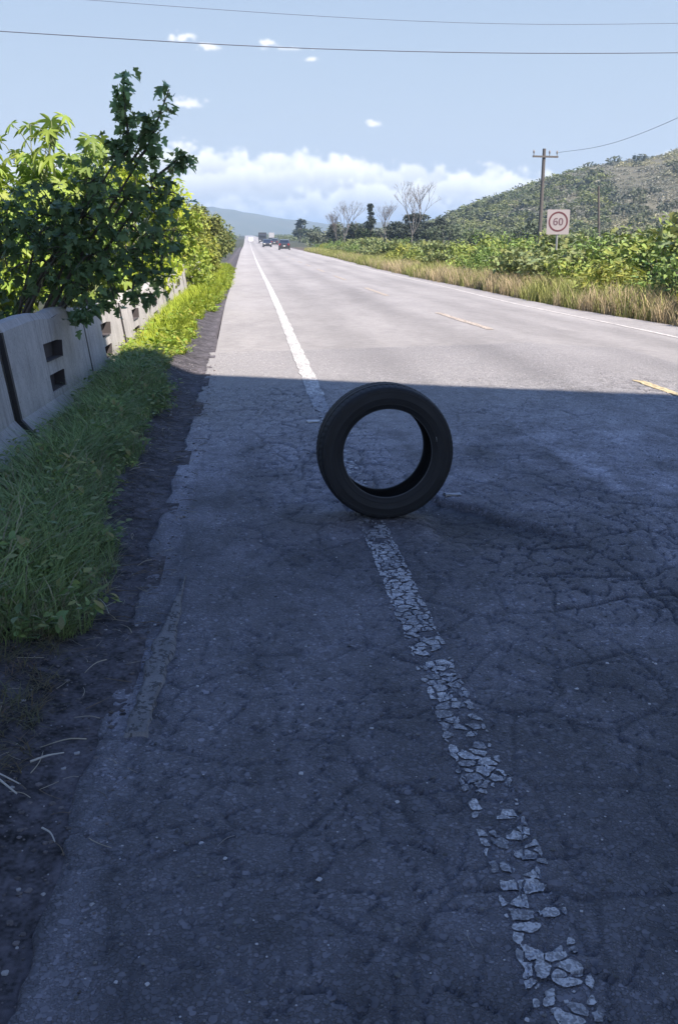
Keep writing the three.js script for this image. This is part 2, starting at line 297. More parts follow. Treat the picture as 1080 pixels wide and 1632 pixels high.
{
  const xs = [-6000, -3500, -2000, -1200, -700, -420, -260, -170, -110, -75, -50, -35, -24, -16, -11, -8, -6, -4.5, -3.4, -2.6, -2];
  for (let x = -1.7; x < -.3; x += .07) xs.push(x); xs.push(-.3, .5, 1.5, 3, 4.5, 5.8);
  for (let x = 6.6; x < 10; x += .25) xs.push(x); xs.push(10.5, 11.2, 12, 13.5, 15, 17, 20, 24, 30);
  for (let x = 36; x < 420; x += 7) xs.push(x); xs.push(460, 520, 600, 700, 850, 1100, 1600, 2500, 4000, 6000);
  const zs = [-7000, -4000, -2500, -1700, -1200, -900, -750, -640, -560, -500];
  for (let z = -450; z < -150; z += 8) zs.push(z); for (let z = -150; z < -50; z += 6) zs.push(z); for (let z = -50; z < -20; z += 1.2) zs.push(z); for (let z = -20; z < -11; z += .3) zs.push(z); for (let z = -11; z < -.5; z += .08) zs.push(z); zs.push(-.4, 0, 1, 4, 10, 30, 80, 250, 800, 3000);
  const g = grid(xs, zs, groundY);
  colors(g, (x, y, z) => {
    const d = -z, l = edgeL(d), rr = edgeR(d), e = x < 1 ? l - x : x - rr, n = fbm(x * .05, z * .05, 4, 161);
    if (e < 2.5 && d < 200) { const k = ss(.5, 1.1, e); return x < 1 ? [mix(1, .8, k), mix(1, .95, k), mix(1, .6, k)] : [mix(1.6, 1.2, k), mix(1.35, 1.1, k), mix(1.15, .65, k)]; }
    const h = hillY(x, z); if (h > 1) { const q = fbm(x * .03, z * .03, 4, 162); return [mix(1.2, 2.2, q), mix(1.35, 2.2, q), mix(.8, 1.3, q)]; }
    return [mix(.45, .8, n), mix(.6, .95, n), mix(.28, .45, n)];
  });
  structure('ground', g, dirtMat);
  // blue mountains along the horizon
  const az = []; for (let a = -75; a <= 75; a += .6) az.push(a);
  const nr = 16, pos = [], idx = [], col = [];
  const crest = table([[-75, 300], [-40, 250], [-15, 190], [-3.2, 145], [-1.2, 122], [-.3, 112], [1.6, 86], [3.6, 70], [4.8, 60], [8, 66], [14, 90], [25, 150], [45, 260], [75, 300]]);
  for (let i = 0; i < az.length; i++) for (let k = 0; k < nr; k++) { const t = k / (nr - 1), a = az[i] * Math.PI / 180, R = 1900 + 900 * t, up = Math.sin(Math.min(1, t * 1.8) * Math.PI / 2) * (t > .56 ? 1 - .5 * (t - .56) : 1); const h = .53 * Math.min(170, crest(az[i])) * up * (1 + .22 * (fbm(az[i] * .8, t * 5, 5, 171) - .5) * ss(0, .3, t)) + (fbm(az[i] * 2.1, t * 9, 4, 172) - .5) * 9 * ss(0, .4, t); pos.push(Math.sin(a) * R, h - 6 * (1 - t), -Math.cos(a) * R); const q = fbm(az[i] * 3, t * 20, 4, 173); col.push(mix(.05, .12, q), mix(.07, .12, q), mix(.045, .07, q)); }
  for (let i = 0; i < az.length - 1; i++) for (let k = 0; k < nr - 1; k++) { const a = i * nr + k, b = a + 1, c = a + nr, d = c + 1; idx.push(a, c, b, b, c, d); }
  const m = new THREE.BufferGeometry(); m.setAttribute('position', new THREE.Float32BufferAttribute(pos, 3)); m.setAttribute('color', new THREE.Float32BufferAttribute(col, 3)); m.setIndex(idx); m.computeVertexNormals();
  structure('mountains', m, new THREE.MeshStandardMaterial({ vertexColors: true, roughness: 1, side: THREE.DoubleSide }));
}

// ---------------------------------------------------------------- painted markings
const paintTex = dataTex(512, 512, (i, j) => { const u = i / 512, v = j / 512; const w = pnoise(u * 60, v * 60, 60, 60, 181) * .5 + pnoise(u * 14, v * 14, 14, 14, 182) * .35 + hash(i, j, 183) * .15 - .3 * ss(.62, .72, pnoise(u * 34, v * 34, 34, 34, 184)); const a = mix(.30, .62, ss(.28, .6, w)); return S3(a, a * .985, a * .96); }, true);
const whitePaint = new THREE.MeshStandardMaterial({ map: scaled(paintTex, 3, 1), roughness: .8, side: THREE.DoubleSide });
const oldPaint = new THREE.MeshStandardMaterial({ map: scaled(paintTex, 3, 1), color: lin(.92, .93, .95), roughness: .85, side: THREE.DoubleSide });
const creamPaint = new THREE.MeshStandardMaterial({ map: scaled(paintTex, 3, 1), color: lin(.80, .70, .60), roughness: .8, side: THREE.DoubleSide });
const yellowPaint = new THREE.MeshStandardMaterial({ map: scaled(paintTex, 3, 1), color: lin(.92, .78, .48), roughness: .8, side: THREE.DoubleSide });
function stripe(centre, d0, d1, half, seed) {
  const ds = []; let d = d0; while (d < d1) { ds.push(d); d *= d < 30 ? 1.006 : 1.03; } ds.push(d1); ds.reverse();
  return grid([-1, -.5, 0, .5, 1], ds.map((q) => -q), (t, z) => { const q = -z; const rag = Math.abs(t) > .9 ? (fbm(q * 4 + (t > 0 ? 50 : 0), seed, 4, 191) - .5) * .035 : 0; const end = (Math.abs(q - d0) < .001 || Math.abs(q - d1) < .001) ? (hash(Math.round(t * 9), seed, 7) - .5) * .08 : 0; const x = centre(q) + t * (half + rag); return { x, y: surfaceY(x, q + end) + .004 + q * .00004 }; });
}
const edgeLine = new THREE.Group(); edgeLine.name = numbered('edge_line'); edgeLine.userData.kind = 'structure'; scene.add(edgeLine);
mesh('paint', stripe(whiteX, 7.9, 420, .068, 2), whitePaint, edgeLine);
{
  // what is left of the line in the shade: a thin film, cracked into scabs and rubbed through
  const half = .064, rows = []; for (let d = 1.0; d < 8.15;) { rows.push(d); d += mix(.0032, .009, clamp((d - 1.4) / 6)); }
  const nc = 44, us = linspace(-half, half, nc), F = new Float32Array(rows.length * nc), ID = new Float32Array(rows.length * nc);
  rows.forEach((d, j) => us.forEach((u, i) => {
    const wu = u + (fbm(u * 30, d * 30, 2, 301) - .5) * .02, wd = d + (fbm(u * 30 + 9, d * 30, 2, 302) - .5) * .022; worley(wu * 23 + 50, wd * 27, 303); const e = W[1] - W[0], t = W[2];
    const keep = clamp(.74 + .32 * (vnoise(d * 1.7, 3, 201) - .5) + .5 * (vnoise(u * 22 + 7, d * 5, 206) - .5) + .25 * ss(6.2, 7.6, d) + .16 * ss(2.2, 3.4, d) * ss(4.4, 4, d) - .3 * ss(4.35, 4.6, d) * ss(6.4, 5.6, d));
    const fine = fbm(u * 160, d * 130, 3, 304) - .5, wear = fbm(u * 50, d * 44, 3, 305) - .5;
    let f = (t < keep ? e : -e - .05) - .15 + .14 * ss(6.8, 7.9, d) + fine * .26 + wear * .24;
    f = Math.min(f, (half - .004 - Math.abs(u) + (fbm(u * 9 + (u > 0 ? 30 : 0), d * 26, 3, 306) - .5) * .034) * 22);
    F[j * nc + i] = f; ID[j * nc + i] = t;
  }));
  const nq = (rows.length - 1) * (nc - 1), par = Int32Array.from({ length: nq }, (_, k) => k), find = (k) => { while (par[k] !== k) k = par[k] = par[par[k]]; return k; }, polys = new Map();
  for (let j = 0; j < rows.length - 1; j++) for (let i = 0; i < nc - 1; i++) {
    const q = [[i, j], [i + 1, j], [i + 1, j + 1], [i, j + 1]], f = q.map(([a, b]) => F[b * nc + a]); if (f.every((v) => v <= 0)) continue;
    const out = []; for (let k = 0; k < 4; k++) { const A = q[k], B = q[(k + 1) % 4], fa = f[k], fb = f[(k + 1) % 4], pa = [us[A[0]], rows[A[1]]], pb = [us[B[0]], rows[B[1]]]; if (fa > 0) out.push(pa); if ((fa > 0) !== (fb > 0)) { const t = fa / (fa - fb); out.push([mix(pa[0], pb[0], t), mix(pa[1], pb[1], t)]); } }
    const me = j * (nc - 1) + i; polys.set(me, out);
    if (i > 0 && polys.has(me - 1) && (f[0] > 0 || f[3] > 0)) par[find(me)] = find(me - 1);
    if (j > 0 && polys.has(me - nc + 1) && (f[0] > 0 || f[1] > 0)) par[find(me)] = find(me - nc + 1);
  }
  const parts = new Map(); for (const [k, p] of polys) { const q = find(k); if (!parts.has(q)) parts.set(q, []); parts.get(q).push(p); }
  const film = (list, cx, cy, cd) => { const pos = [], nor = [], uv = [], idx = []; for (const p of list) { const b = pos.length / 3; for (const [u, d] of p) { const x = whiteX(d) + u; pos.push(x - cx, surfaceY(x, d) + .0030 - cy, -d + cd); nor.push(0, 1, 0); uv.push(x, d); } for (let k = 1; k < p.length - 1; k++) idx.push(b, b + k, b + k + 1); } const g = new THREE.BufferGeometry(); g.setAttribute('position', new THREE.Float32BufferAttribute(pos, 3)); g.setAttribute('normal', new THREE.Float32BufferAttribute(nor, 3)); g.setAttribute('uv', new THREE.Float32BufferAttribute(uv, 2)); g.setIndex(idx); return g; };
  const mats = [0, 1, 2, 3].map((k) => new THREE.MeshStandardMaterial({ map: scaled(paintTex, 5, 5, k * .23, k * .37), color: lin(.60 + .15 * k, .61 + .15 * k, .66 + .15 * k), roughness: .8, bumpMap: grainNear, bumpScale: .002, side: THREE.DoubleSide }));
  const sorted = [...parts.values()].sort((a, b) => b.length / (b[0][0][1] ** 2) - a.length / (a[0][0][1] ** 2));
  sorted.slice(0, 290).forEach((list, n) => { let u = 0, d = 0; for (const p of list) { u += p[0][0]; d += p[0][1]; } u /= list.length; d /= list.length; const x = whiteX(d) + u, y = surfaceY(x, d); const m = mesh('paint_flake', film(list, x, y, d), mats[Math.floor(hash(n, 3, 9) * 3.99)], edgeLine); m.position.set(x, y, -d); });
  mesh('paint_scab', film(sorted.slice(290).flat(), 0, 0, 0), oldPaint, edgeLine).userData.kind = 'stuff';
}
structure('opposite_edge_line', stripe(rightX, 13.2, 420, .06, 4), new THREE.MeshStandardMaterial({ map: scaled(paintTex, 3, 1), color: lin(1, .98, .96), roughness: .85, side: THREE.DoubleSide })).name = numbered('edge_line');
for (const [a, b, m] of [[5.9, 8.1, yellowPaint], [12.9, 16.1, creamPaint], [21.4, 25.4, creamPaint], [31, 35.5, creamPaint], [41, 45.5, creamPaint], [51, 55.5, creamPaint], [61, 65.5, creamPaint], [72, 77, creamPaint], [84, 89, creamPaint]]) structure('lane_dash', stripe(dashX, a, b, .055, a), m);

// the bleached scab of an older line beside the pavement edge
{
  const ds = linspace(2.32, 3.6, 80).reverse();
  const g = grid(linspace(-1, 1, 9), ds.map((q) => -q), (t, z) => { const q = -z, half = .042 * ss(3.62, 2.9, q) * (1 + (fbm(q * 14 + (t > 0 ? 9 : 0), 2, 3, 211) - .5) * .9); const x = -.335 + (q - 2.3) * .05 + t * half; return { x, y: roadY(x, q) + .011 + (fbm(x * 60, q * 60, 3, 212) - .5) * .008 - (Math.abs(t) > .9 ? .03 : 0) - (q < 2.33 ? .03 : 0) }; });
  const holes = dataTex(512, 512, (i, j) => { const u = i / 512, v = j / 512; const n = pnoise(u * 26, v * 26, 26, 26, 213) * .6 + pnoise(u * 70, v * 70, 70, 70, 214) * .4, a = n > .62 ? .09 : mix(.17, .25, pnoise(u * 9, v * 9, 9, 9, 215)); return S3(a, a * .98, a * 1.0); }, true);
  structure('worn_marking', g, new THREE.MeshStandardMaterial({ map: scaled(holes, 3, 3), roughness: .9, bumpMap: grainNear, bumpScale: .003 }));
}

// ---------------------------------------------------------------- the overpass whose shade lies on the road
{
  const o = thing('overpass', 'grey concrete overpass deck spanning the road behind the view', 'overpass', [0, 0, 0]);
  const conc = std(lin(.42, .40, .38), .9);
  const A = Math.atan(-.53);           // the deck runs a little askew
  const grp = [];
  const H = 14, off = V(SUN_DIR.x, 0, SUN_DIR.z).multiplyScalar(H / SUN_DIR.y);
  const zAt = -9.12 - .53 * off.x + off.z;      // leading edge where x = 0: its shade falls on z = -9.05 + .405 x
  const deck = new THREE.BoxGeometry(80, .9, 9.2); deck.translate(0, H - .45 - .9, 4.75);
  const para = new THREE.BoxGeometry(60, .95, .3); para.translate(0, H - .475, .15);
  const para2 = para.clone(); para2.translate(0, 0, 8.9);
  for (const [n, g] of [['deck', deck], ['parapet', para], ['parapet', para2]]) { g.rotateY(A); g.translate(0, 0, zAt); mesh(n, g, conc, o); }
  for (const x of [-19, 21]) { const p = new THREE.BoxGeometry(1, H - 1.3, 7); p.translate(x, (H - 1.3) / 2 - .3, 4.75); p.rotateY(A); p.translate(0, 0, zAt); mesh('pier', p, conc, o); }
}

// ---------------------------------------------------------------- the tyre
{
  const tx = .64, td = 4.36;
  const o = thing('tyre', 'worn black car tyre without a wheel standing upright on the cracked edge line', 'tyre', [tx, surfaceY(tx, td) - .008, -td]);
  const R = .322, slim = (r) => R - (R - r) * .925;
  const lathe = (pts, seg = 128) => { const g = new THREE.LatheGeometry(pts.map(([r, w]) => new THREE.Vector2(r, w)), seg); g.rotateX(Math.PI / 2); g.translate(0, R, 0); return g; };
  const dustTex = dataTex(512, 512, (i, j) => { const n = pnoise(i / 20, j / 20, 26, 26, 221) * .5 + pnoise(i / 6, j / 6, 86, 86, 222) * .3 + hash(i, j, 223) * .2, a = mix(.008, .021, n); return S3(a, a * 1.05, a * 1.25); }, true);
  const rub = new THREE.MeshStandardMaterial({ map: dustTex, roughness: .7, side: THREE.DoubleSide }), inn = new THREE.MeshStandardMaterial({ map: dustTex, color: lin(.8, .8, .8), roughness: .8, side: THREE.DoubleSide });
  // tread with three grooves round it and fine cuts across the shoulders
  const tp = []; const prof = (w) => R - .010 * Math.pow(Math.abs(w) / .098, 3.2);
  for (let i = 0; i <= 66; i++) { const w = -.092 + .184 * i / 66; let r = prof(w); for (const c of [-.045, 0, .045]) if (Math.abs(w - c) < .0055) r -= .005; tp.push([r, w]); }
  const tg = lathe(tp, 288); { const n = tp.length; bake(tg, (v, i) => { const a = Math.floor(i / n), w = v.z; if (Math.abs(w) > .052 && a % 4 === 0) { const dx = v.x, dy = v.y - R, L = Math.hypot(dx, dy); const k = (L - .004) / L; v.x = dx * k; v.y = R + dy * k; } }); }
  mesh('tread', tg, rub, o);
  for (const s of [1, -1]) {
    const sp = []; const P = [[.3125, .092], [.309, .0985], [.302, .1025], [.294, .1035], [.293, .1050], [.290, .1050], [.289, .1040], [.275, .1065], [.262, .1080], [.2605, .1092], [.2585, .1092], [.257, .1080], [.245, .1065], [.232, .1020], [.2305, .1035], [.2275, .1035], [.226, .1010], [.218, .0960], [.211, .0925], [.206, .0895], [.203, .0850], [.2035, .0790]];
    for (const [r, w] of P) sp.push([slim(r), w * s]);
    const side = mesh('sidewall', lathe(sp, 128), rub, o);
    // raised blocks of worn moulding round the shoulder
    const bl = []; for (let k = 0; k < 40; k++) { const b = new THREE.BoxGeometry(.010, .006, .0022); const a = k / 40 * Math.PI * 2; b.translate(0, slim(.302), s * .1030); b.rotateZ(a); b.translate(0, R, 0); bl.push(b); }
    const mo = mesh('shoulder_block', mergeGeometries(bl), rub, side); mo.userData.kind = 'stuff';
  }
  mesh('inner_liner', lathe([[.2035, .079], [.212, .078], [.225, .086], [.245, .0945], [.275, .095], [.296, .088], [.304, .07], [.307, .03], [.3075, 0], [.307, -.03], [.304, -.07], [.296, -.088], [.275, -.095], [.245, -.0945], [.225, -.086], [.212, -.078], [.2035, -.079]].map(([r, w]) => [slim(r), w]), 128), inn, o);
  const bead = (s) => { const g = new THREE.TorusGeometry(slim(.2045), .0028, 8, 128); g.translate(0, R, s * .086); return g; };
  const bm = new THREE.MeshStandardMaterial({ color: lin(.06, .065, .075), roughness: .4 });
  mesh('bead', bead(1), bm, o); mesh('bead', bead(-1), bm, o);
  const pt = mesh('paint_mark', bake(new THREE.BoxGeometry(.005, .026, .0015), (v) => { v.x += v.y * -.15; }), std(lin(.5, .52, .55), .7), o); pt.position.set(.228, R + .065, .1015); pt.rotation.y = -.3;
  o.rotation.set(-.02, .055, .012);
}

// ---------------------------------------------------------------- concrete barrier
{
  const prof = [[-.26, 0], [.30, 0], [.30, .06], [.125, .27], [.055, .80], [.03, .835], [-.03, .835], [-.055, .80], [-.12, .27], [-.26, .06]];
  const L = 2.66;
  const shape = new THREE.Shape(prof.map(([x, y]) => new THREE.Vector2(x, y)));
  const conTex = dataTex(1024, 1024, (i, j) => { const u = i / 1024, v = j / 1024; let a = .42 + .10 * (pnoise(u * 5, v * 5, 5, 5, 231) - .5) + .10 * (pnoise(u * 24, v * 18, 24, 18, 232) - .5) + .07 * (pnoise(u * 120, v * 120, 120, 120, 233) - .5); a *= 1 - .28 * ss(.55, .8, pnoise(u * 60, v * 2, 60, 2, 234)) * pnoise(u * 7, v * 3, 7, 3, 235); if (pnoise(u * 200, v * 200, 200, 200, 236) > .86) a *= .7; return S3(a, a * .96, a * .93); }, true);
  const conc = new THREE.MeshStandardMaterial({ map: scaled(conTex, .7, .7), bumpMap: scaled(conTex, 1.1, 1.1), bumpScale: .006, roughness: .92 });
  const dark = new THREE.MeshStandardMaterial({ color: lin(.07, .062, .066), roughness: .95 });
  const steel = std(lin(.03, .028, .03), .7);
  const ev = new Evaluator(); ev.useGroups = false; ev.attributes = ['position', 'normal', 'uv'];
  function body(chip) {
    let g = new THREE.ExtrudeGeometry(shape, { depth: L - .05, steps: 8, bevelEnabled: true, bevelSize: .012, bevelThickness: .012, bevelSegments: 2 });
    g.translate(0, 0, -(L - .05) / 2);
    let a = new Brush(g, conc); a.updateMatrixWorld();
    for (const y of [.38, .60]) { const b = new Brush(new THREE.BoxGeometry(.18, .125, .5), conc); b.position.set(.12, y, .1); b.updateMatrixWorld(); a = ev.evaluate(a, b, SUBTRACTION); a.updateMatrixWorld(); }
    const r = a.geometry; const uv = r.attributes.uv, p = r.attributes.position; for (let i = 0; i < p.count; i++) uv.setXY(i, p.getZ(i) + chip * 1.7, p.getY(i) + p.getX(i) * .8);
    bake(r, (v) => { if (v.y > .78) v.y += (vnoise(v.z * 2 + chip * 9, 1, 237) - .5) * .04 + .03 * Math.cos(v.z * 1.1); }); return r;
  }
  const geos = [body(0), body(1), body(2)];
  const lining = (y) => { const g = new THREE.BoxGeometry(.012, .121, .496); g.translate(.036, y, .1); return g; };
  const liningSide = (y) => { const a = new THREE.BoxGeometry(.1, .121, .006); a.translate(.07, y, .1 - .246); const t = new THREE.BoxGeometry(.1, .006, .49); t.translate(.065, y - .0585, .1); return mergeGeometries([a, t]); };
  const names = { 1: 'concrete barrier section nearest the camera, cut by the left edge of the photo', 2: 'second nearest concrete barrier section, two dark slots under the dark bush', 3: 'third concrete barrier section, right where the shade ends', 4: 'fourth concrete barrier section, first one standing in full sun' };
  for (let k = 0; k < 14; k++) {
    const dc = 4.54 + (k - .0) * 2.68; const x = -1.52 - .0 * k + (k === 0 ? -.02 : 0) + .012 * Math.max(0, k - 5), top = table([[3, .80], [6.1, .76], [8.7, .66], [11.3, .59], [14.3, .55], [20, .59], [30, .5], [45, .3]]);
    const y0 = top(dc) - .835;
    const o = thing('concrete_barrier', k === 0 ? names[1] : k === 1 ? 'concrete barrier section left of the grass with a fully visible pair of dark slots' : k === 2 ? names[2] : k === 3 ? names[3] : k === 4 ? names[4] : ['fifth', 'sixth', 'seventh', 'eighth', 'ninth', 'tenth', 'eleventh', 'twelfth', 'thirteenth'][k - 5] + ' concrete barrier section from the camera, in the sunlit row beside the lime green grass', 'barrier', [x, y0, -dc], 0, k > 4 ? 'sunlit concrete barrier sections along the left verge' : undefined);
    mesh('body', geos[k % 3], conc, o);
    for (const y of [.38, .60]) { const s = mesh('lifting_slot', lining(y), dark, o); mesh('slot_lining', liningSide(y), dark, s); }
    // black seal in the joint between two sections
    const jp = prof.slice(1, 5).map(([a, b]) => V(a + .004, b, L / 2 + .006)); 
    const jg = []; for (let i = 0; i < jp.length - 1; i++) { const a = jp[i], b = jp[i + 1], m = a.clone().lerp(b, .5), dx = b.x - a.x, dy = b.y - a.y; const g = new THREE.BoxGeometry(.03, Math.hypot(dx, dy) + .01, .042); g.rotateZ(-Math.atan2(dx, dy)); g.translate(m.x - .006, m.y, m.z); jg.push(g); }
    mesh('joint_seal', mergeGeometries(jg), steel, o);
    const slope = (top(dc + 1.33) - top(dc - 1.33)) / 2.66; o.rotation.set(slope * .9, (hash(k, 1, 3) - .5) * .03 + (k === 0 ? .012 : 0), (hash(k, 2, 3) - .5) * .02);
  }
}

// ---------------------------------------------------------------- leaves, grass, shrubs, trees
const leafMat = (r, g, b, tr = .35, rough = .75) => new THREE.MeshPhysicalMaterial({ color: lin(r, g, b), roughness: rough, transmission: tr, thickness: 0, side: THREE.DoubleSide, vertexColors: true, specularIntensity: .5 });
function leafOutline(kind) {              // half outlines, unit length: [along, half width]
  if (kind === 'lobed') return [[0, .02], [.08, .10], [.16, .30], [.26, .36], [.31, .24], [.36, .16], [.46, .26], [.58, .40], [.66, .30], [.68, .17], [.76, .18], [.88, .12], [1, 0]];
  if (kind === 'oval') return [[0, .01], [.2, .17], [.45, .24], [.7, .17], [1, 0]];
  return [[0, .02], [.3, .11], [.65, .08], [1, 0]];
}
function leaf(kind, bend = .25, fold = .25) {
  const o = leafOutline(kind), pos = [], uv = [], idx = [];
  for (const [t, w] of o) { const y = -bend * t * t; pos.push(t, y, 0, t, y + w * fold, w, t, y + w * fold, -w); uv.push(t, .5, t, 1, t, 0); }
  for (let i = 0; i < o.length - 1; i++) { const a = i * 3, b = a + 3; idx.push(a, b, a + 1, b, b + 1, a + 1, a, a + 2, b, b, a + 2, b + 2); }
  const g = new THREE.BufferGeometry(); g.setAttribute('position', new THREE.Float32BufferAttribute(pos, 3)); g.setAttribute('uv', new THREE.Float32BufferAttribute(uv, 2)); g.setIndex(idx); g.computeVertexNormals();
  return g;
}
function palmate(lobes = 7) {               // a castor or papaya like leaf round its stalk
  const pos = [0, 0, 0], idx = []; const n = lobes * 4; const ring = [];
  for (let i = 0; i <= n; i++) { const t = i / n, a = (t - .5) * Math.PI * 1.72, k = i % 4; const mid = 1 - .35 * Math.abs(t - .5) * 2; const r = (k === 2 ? 1 : k === 0 ? .34 : .72) * mid; const da = k === 1 ? .04 : k === 3 ? -.04 : 0; const x = Math.cos(a + da) * r, z = Math.sin(a + da) * r; ring.push([x, -.28 * r * r + (k === 2 ? -.05 : .03), z]); }
  for (const p of ring) pos.push(...p);
  for (let i = 0; i < n; i++) idx.push(0, i + 2, i + 1);
  const g = new THREE.BufferGeometry(); g.setAttribute('position', new THREE.Float32BufferAttribute(pos, 3)); g.setAttribute('uv', new THREE.Float32BufferAttribute(pos.filter((_, i) => i % 3 !== 1), 2)); g.setIndex(idx); g.computeVertexNormals(); return g;
}
function place(list, geo, p, dirA, size, r, tint) {         // adds a copy to the list being merged
  const m = new THREE.Matrix4(), q = new THREE.Quaternion(), e = new THREE.Euler(dirA.roll ?? (r() - .5) * 2.0, dirA.yaw ?? r() * 6.283, dirA.pitch ?? (r() - .6) * 2.0, 'YZX'); q.setFromEuler(e); m.compose(p, q, V(size, size, size));
  list.push([m, tint]);
}
function mergeCopies(geo, list) {
  const src = geo.index ? geo.toNonIndexed() : geo; const P = geo.attributes.position, N = geo.attributes.normal, U = geo.attributes.uv, I = geo.index.array, n = P.count, pos = new Float32Array(list.length * n * 3), nor = new Float32Array(list.length * n * 3), uv = new Float32Array(list.length * n * 2), col = new Float32Array(list.length * n * 3), idx = new Uint32Array(list.length * I.length), v = new THREE.Vector3(), nm = new THREE.Matrix3();
  list.forEach(([m, t], k) => { nm.getNormalMatrix(m); for (let i = 0; i < n; i++) { v.fromBufferAttribute(P, i).applyMatrix4(m); v.toArray(pos, (k * n + i) * 3); v.fromBufferAttribute(N, i).applyMatrix3(nm).normalize(); v.toArray(nor, (k * n + i) * 3); uv[(k * n + i) * 2] = U.getX(i); uv[(k * n + i) * 2 + 1] = U.getY(i); col.set(t, (k * n + i) * 3); } for (let i = 0; i < I.length; i++) idx[k * I.length + i] = I[i] + k * n; });
  const g = new THREE.BufferGeometry(); g.setAttribute('position', new THREE.BufferAttribute(pos, 3)); g.setAttribute('normal', new THREE.BufferAttribute(nor, 3)); g.setAttribute('uv', new THREE.BufferAttribute(uv, 2)); g.setAttribute('color', new THREE.BufferAttribute(col, 3)); g.setIndex(new THREE.BufferAttribute(idx, 1)); return g;
}
const bark = std(lin(.10, .085, .07), .95), greyBark = std(lin(.16, .14, .125), .95), paleBark = std(lin(.17, .16, .15), .95);
function tintOf(r, spread = .3, warm = .2) { const b = 1 + (r() - .5) * 2 * spread, w = (r() - .4) * warm; return [b * (1 + w), b, b * (1 - w)]; }

// grass -----------------------------------------------------------
function tuft(seed, n, h, spread, lean, width) {
  const r = rng(seed), pos = [], idx = [], col = [];
  for (let i = 0; i < n; i++) {
    const a = r() * 6.283, x0 = Math.cos(a) * spread * Math.sqrt(r()), z0 = Math.sin(a) * spread * Math.sqrt(r()), hh = h * (.45 + .75 * r()), la = r() * 6.283, ln = lean * hh * (.3 + r()), w = width * (.7 + .6 * r()), px = -Math.sin(la), pz = Math.cos(la), b = pos.length / 3, tone = .75 + .5 * r();
    for (let k = 0; k < 4; k++) { const t = k / 3, ww = w * (1 - t * t * .92), y = hh * (t - .18 * lean * t * t * t), cx = x0 + Math.cos(la) * ln * t * t, cz = z0 + Math.sin(la) * ln * t * t; pos.push(cx + px * ww, y, cz + pz * ww, cx - px * ww, y, cz - pz * ww); const c = tone * (.8 + .3 * t); col.push(c, c, c, c, c, c); }
    for (let k = 0; k < 3; k++) { const q = b + k * 2; idx.push(q, q + 1, q + 2, q + 1, q + 3, q + 2); }
  }
  const g = new THREE.BufferGeometry(); g.setAttribute('position', new THREE.Float32BufferAttribute(pos, 3)); g.setAttribute('color', new THREE.Float32BufferAttribute(col, 3)); g.setIndex(idx); g.computeVertexNormals(); return g;
}
function scatter(name, geo, mat, spots, label, category) {         // spots: [x, y, z, scale, turn, [r,g,b], stretch]
  const m = new THREE.InstancedMesh(geo, mat, spots.length); const o = new THREE.Object3D(), c = new THREE.Color();
  spots.forEach(([x, y, z, s, a, t, st], i) => { o.position.set(x, y, z); o.rotation.set(0, a, 0); o.scale.set(s, s * (st ?? 1), s); o.updateMatrix(); m.setMatrixAt(i, o.matrix); m.setColorAt(i, c.setRGB(...t)); });
  m.name = numbered(name); m.castShadow = m.receiveShadow = true; scene.add(m); tag(m, label, category, null, 'stuff'); return m;
}
const grassMat = new THREE.MeshPhysicalMaterial({ color: lin(1, 1, 1), roughness: .8, transmission: .3, thickness: 0, side: THREE.DoubleSide, vertexColors: true, specularIntensity: .4 });
const grassEdge = (d) => -.66 - .08 * ss(3, 9, d) + .20 * ss(10, 24, d) + (fbm(d * 1.4, 2, 3, 241) - .5) * .35 - .5 * ss(3.1, 2.6, d);
{
  const r = rng(41), spots = [], bright = [];
  for (let i = 0; i < 9000; i++) {
    const d = i < 4600 ? 2.5 + 8.5 * r() : 9.2 + 40 * r() ** 1.4, e = grassEdge(d), x = mix(-1.62, e, Math.pow(r(), .8)); const y = vergeY(x, d) - .01; const near = ss(0, .25, e - x);
    const s = (.5 + .6 * r()) * mix(.45, 1, near) * mix(1, 1.35, ss(10.5, 14, d)) * mix(mix(.55, .95, ss(11, 15, d)), 1, ss(-1.35, -1.1, x));
    const k = fbm(x * 2.5, d * 1.5, 3, 242), dry = hash(i, 1, 5) > .88 ? 1 : 0;
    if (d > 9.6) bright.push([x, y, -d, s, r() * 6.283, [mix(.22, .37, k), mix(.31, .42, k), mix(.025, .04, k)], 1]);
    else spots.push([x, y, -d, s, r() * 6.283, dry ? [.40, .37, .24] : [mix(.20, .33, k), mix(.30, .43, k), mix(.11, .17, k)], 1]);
  }
  scatter('verge_grass', tuft(51, 18, .23, .08, .95, .0042), grassMat, spots, 'shaded green grass growing at the foot of the concrete barrier', 'grass');
  scatter('verge_grass', tuft(52, 14, .22, .08, .7, .006), grassMat, bright, 'bright yellow green grass growing along the sunlit left verge', 'grass');
  // low broad weeds mixed in the sunlit strip
  const weeds = []; const wl = leaf('oval', .3, .2); const wr = rng(44), cl = []; for (let k = 0; k < 14; k++) place(cl, wl, V((wr() - .5) * .12, .02 + .10 * wr(), (wr() - .5) * .12), { pitch: .1 + wr() * .9 }, .035 + .03 * wr(), wr, [.8 + .4 * wr(), .8 + .4 * wr(), .8]);
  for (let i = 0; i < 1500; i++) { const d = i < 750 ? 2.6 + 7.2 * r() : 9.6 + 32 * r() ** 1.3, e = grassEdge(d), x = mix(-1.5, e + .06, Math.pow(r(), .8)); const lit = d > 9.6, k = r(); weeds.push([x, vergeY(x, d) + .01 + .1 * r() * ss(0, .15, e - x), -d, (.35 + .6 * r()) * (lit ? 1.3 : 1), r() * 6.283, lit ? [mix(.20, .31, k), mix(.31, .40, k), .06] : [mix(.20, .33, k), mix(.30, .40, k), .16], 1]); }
  scatter('low_weeds', mergeCopies(wl, cl), grassMat, weeds, 'small broad leaved weeds among the grass of the left verge', 'weeds');
}
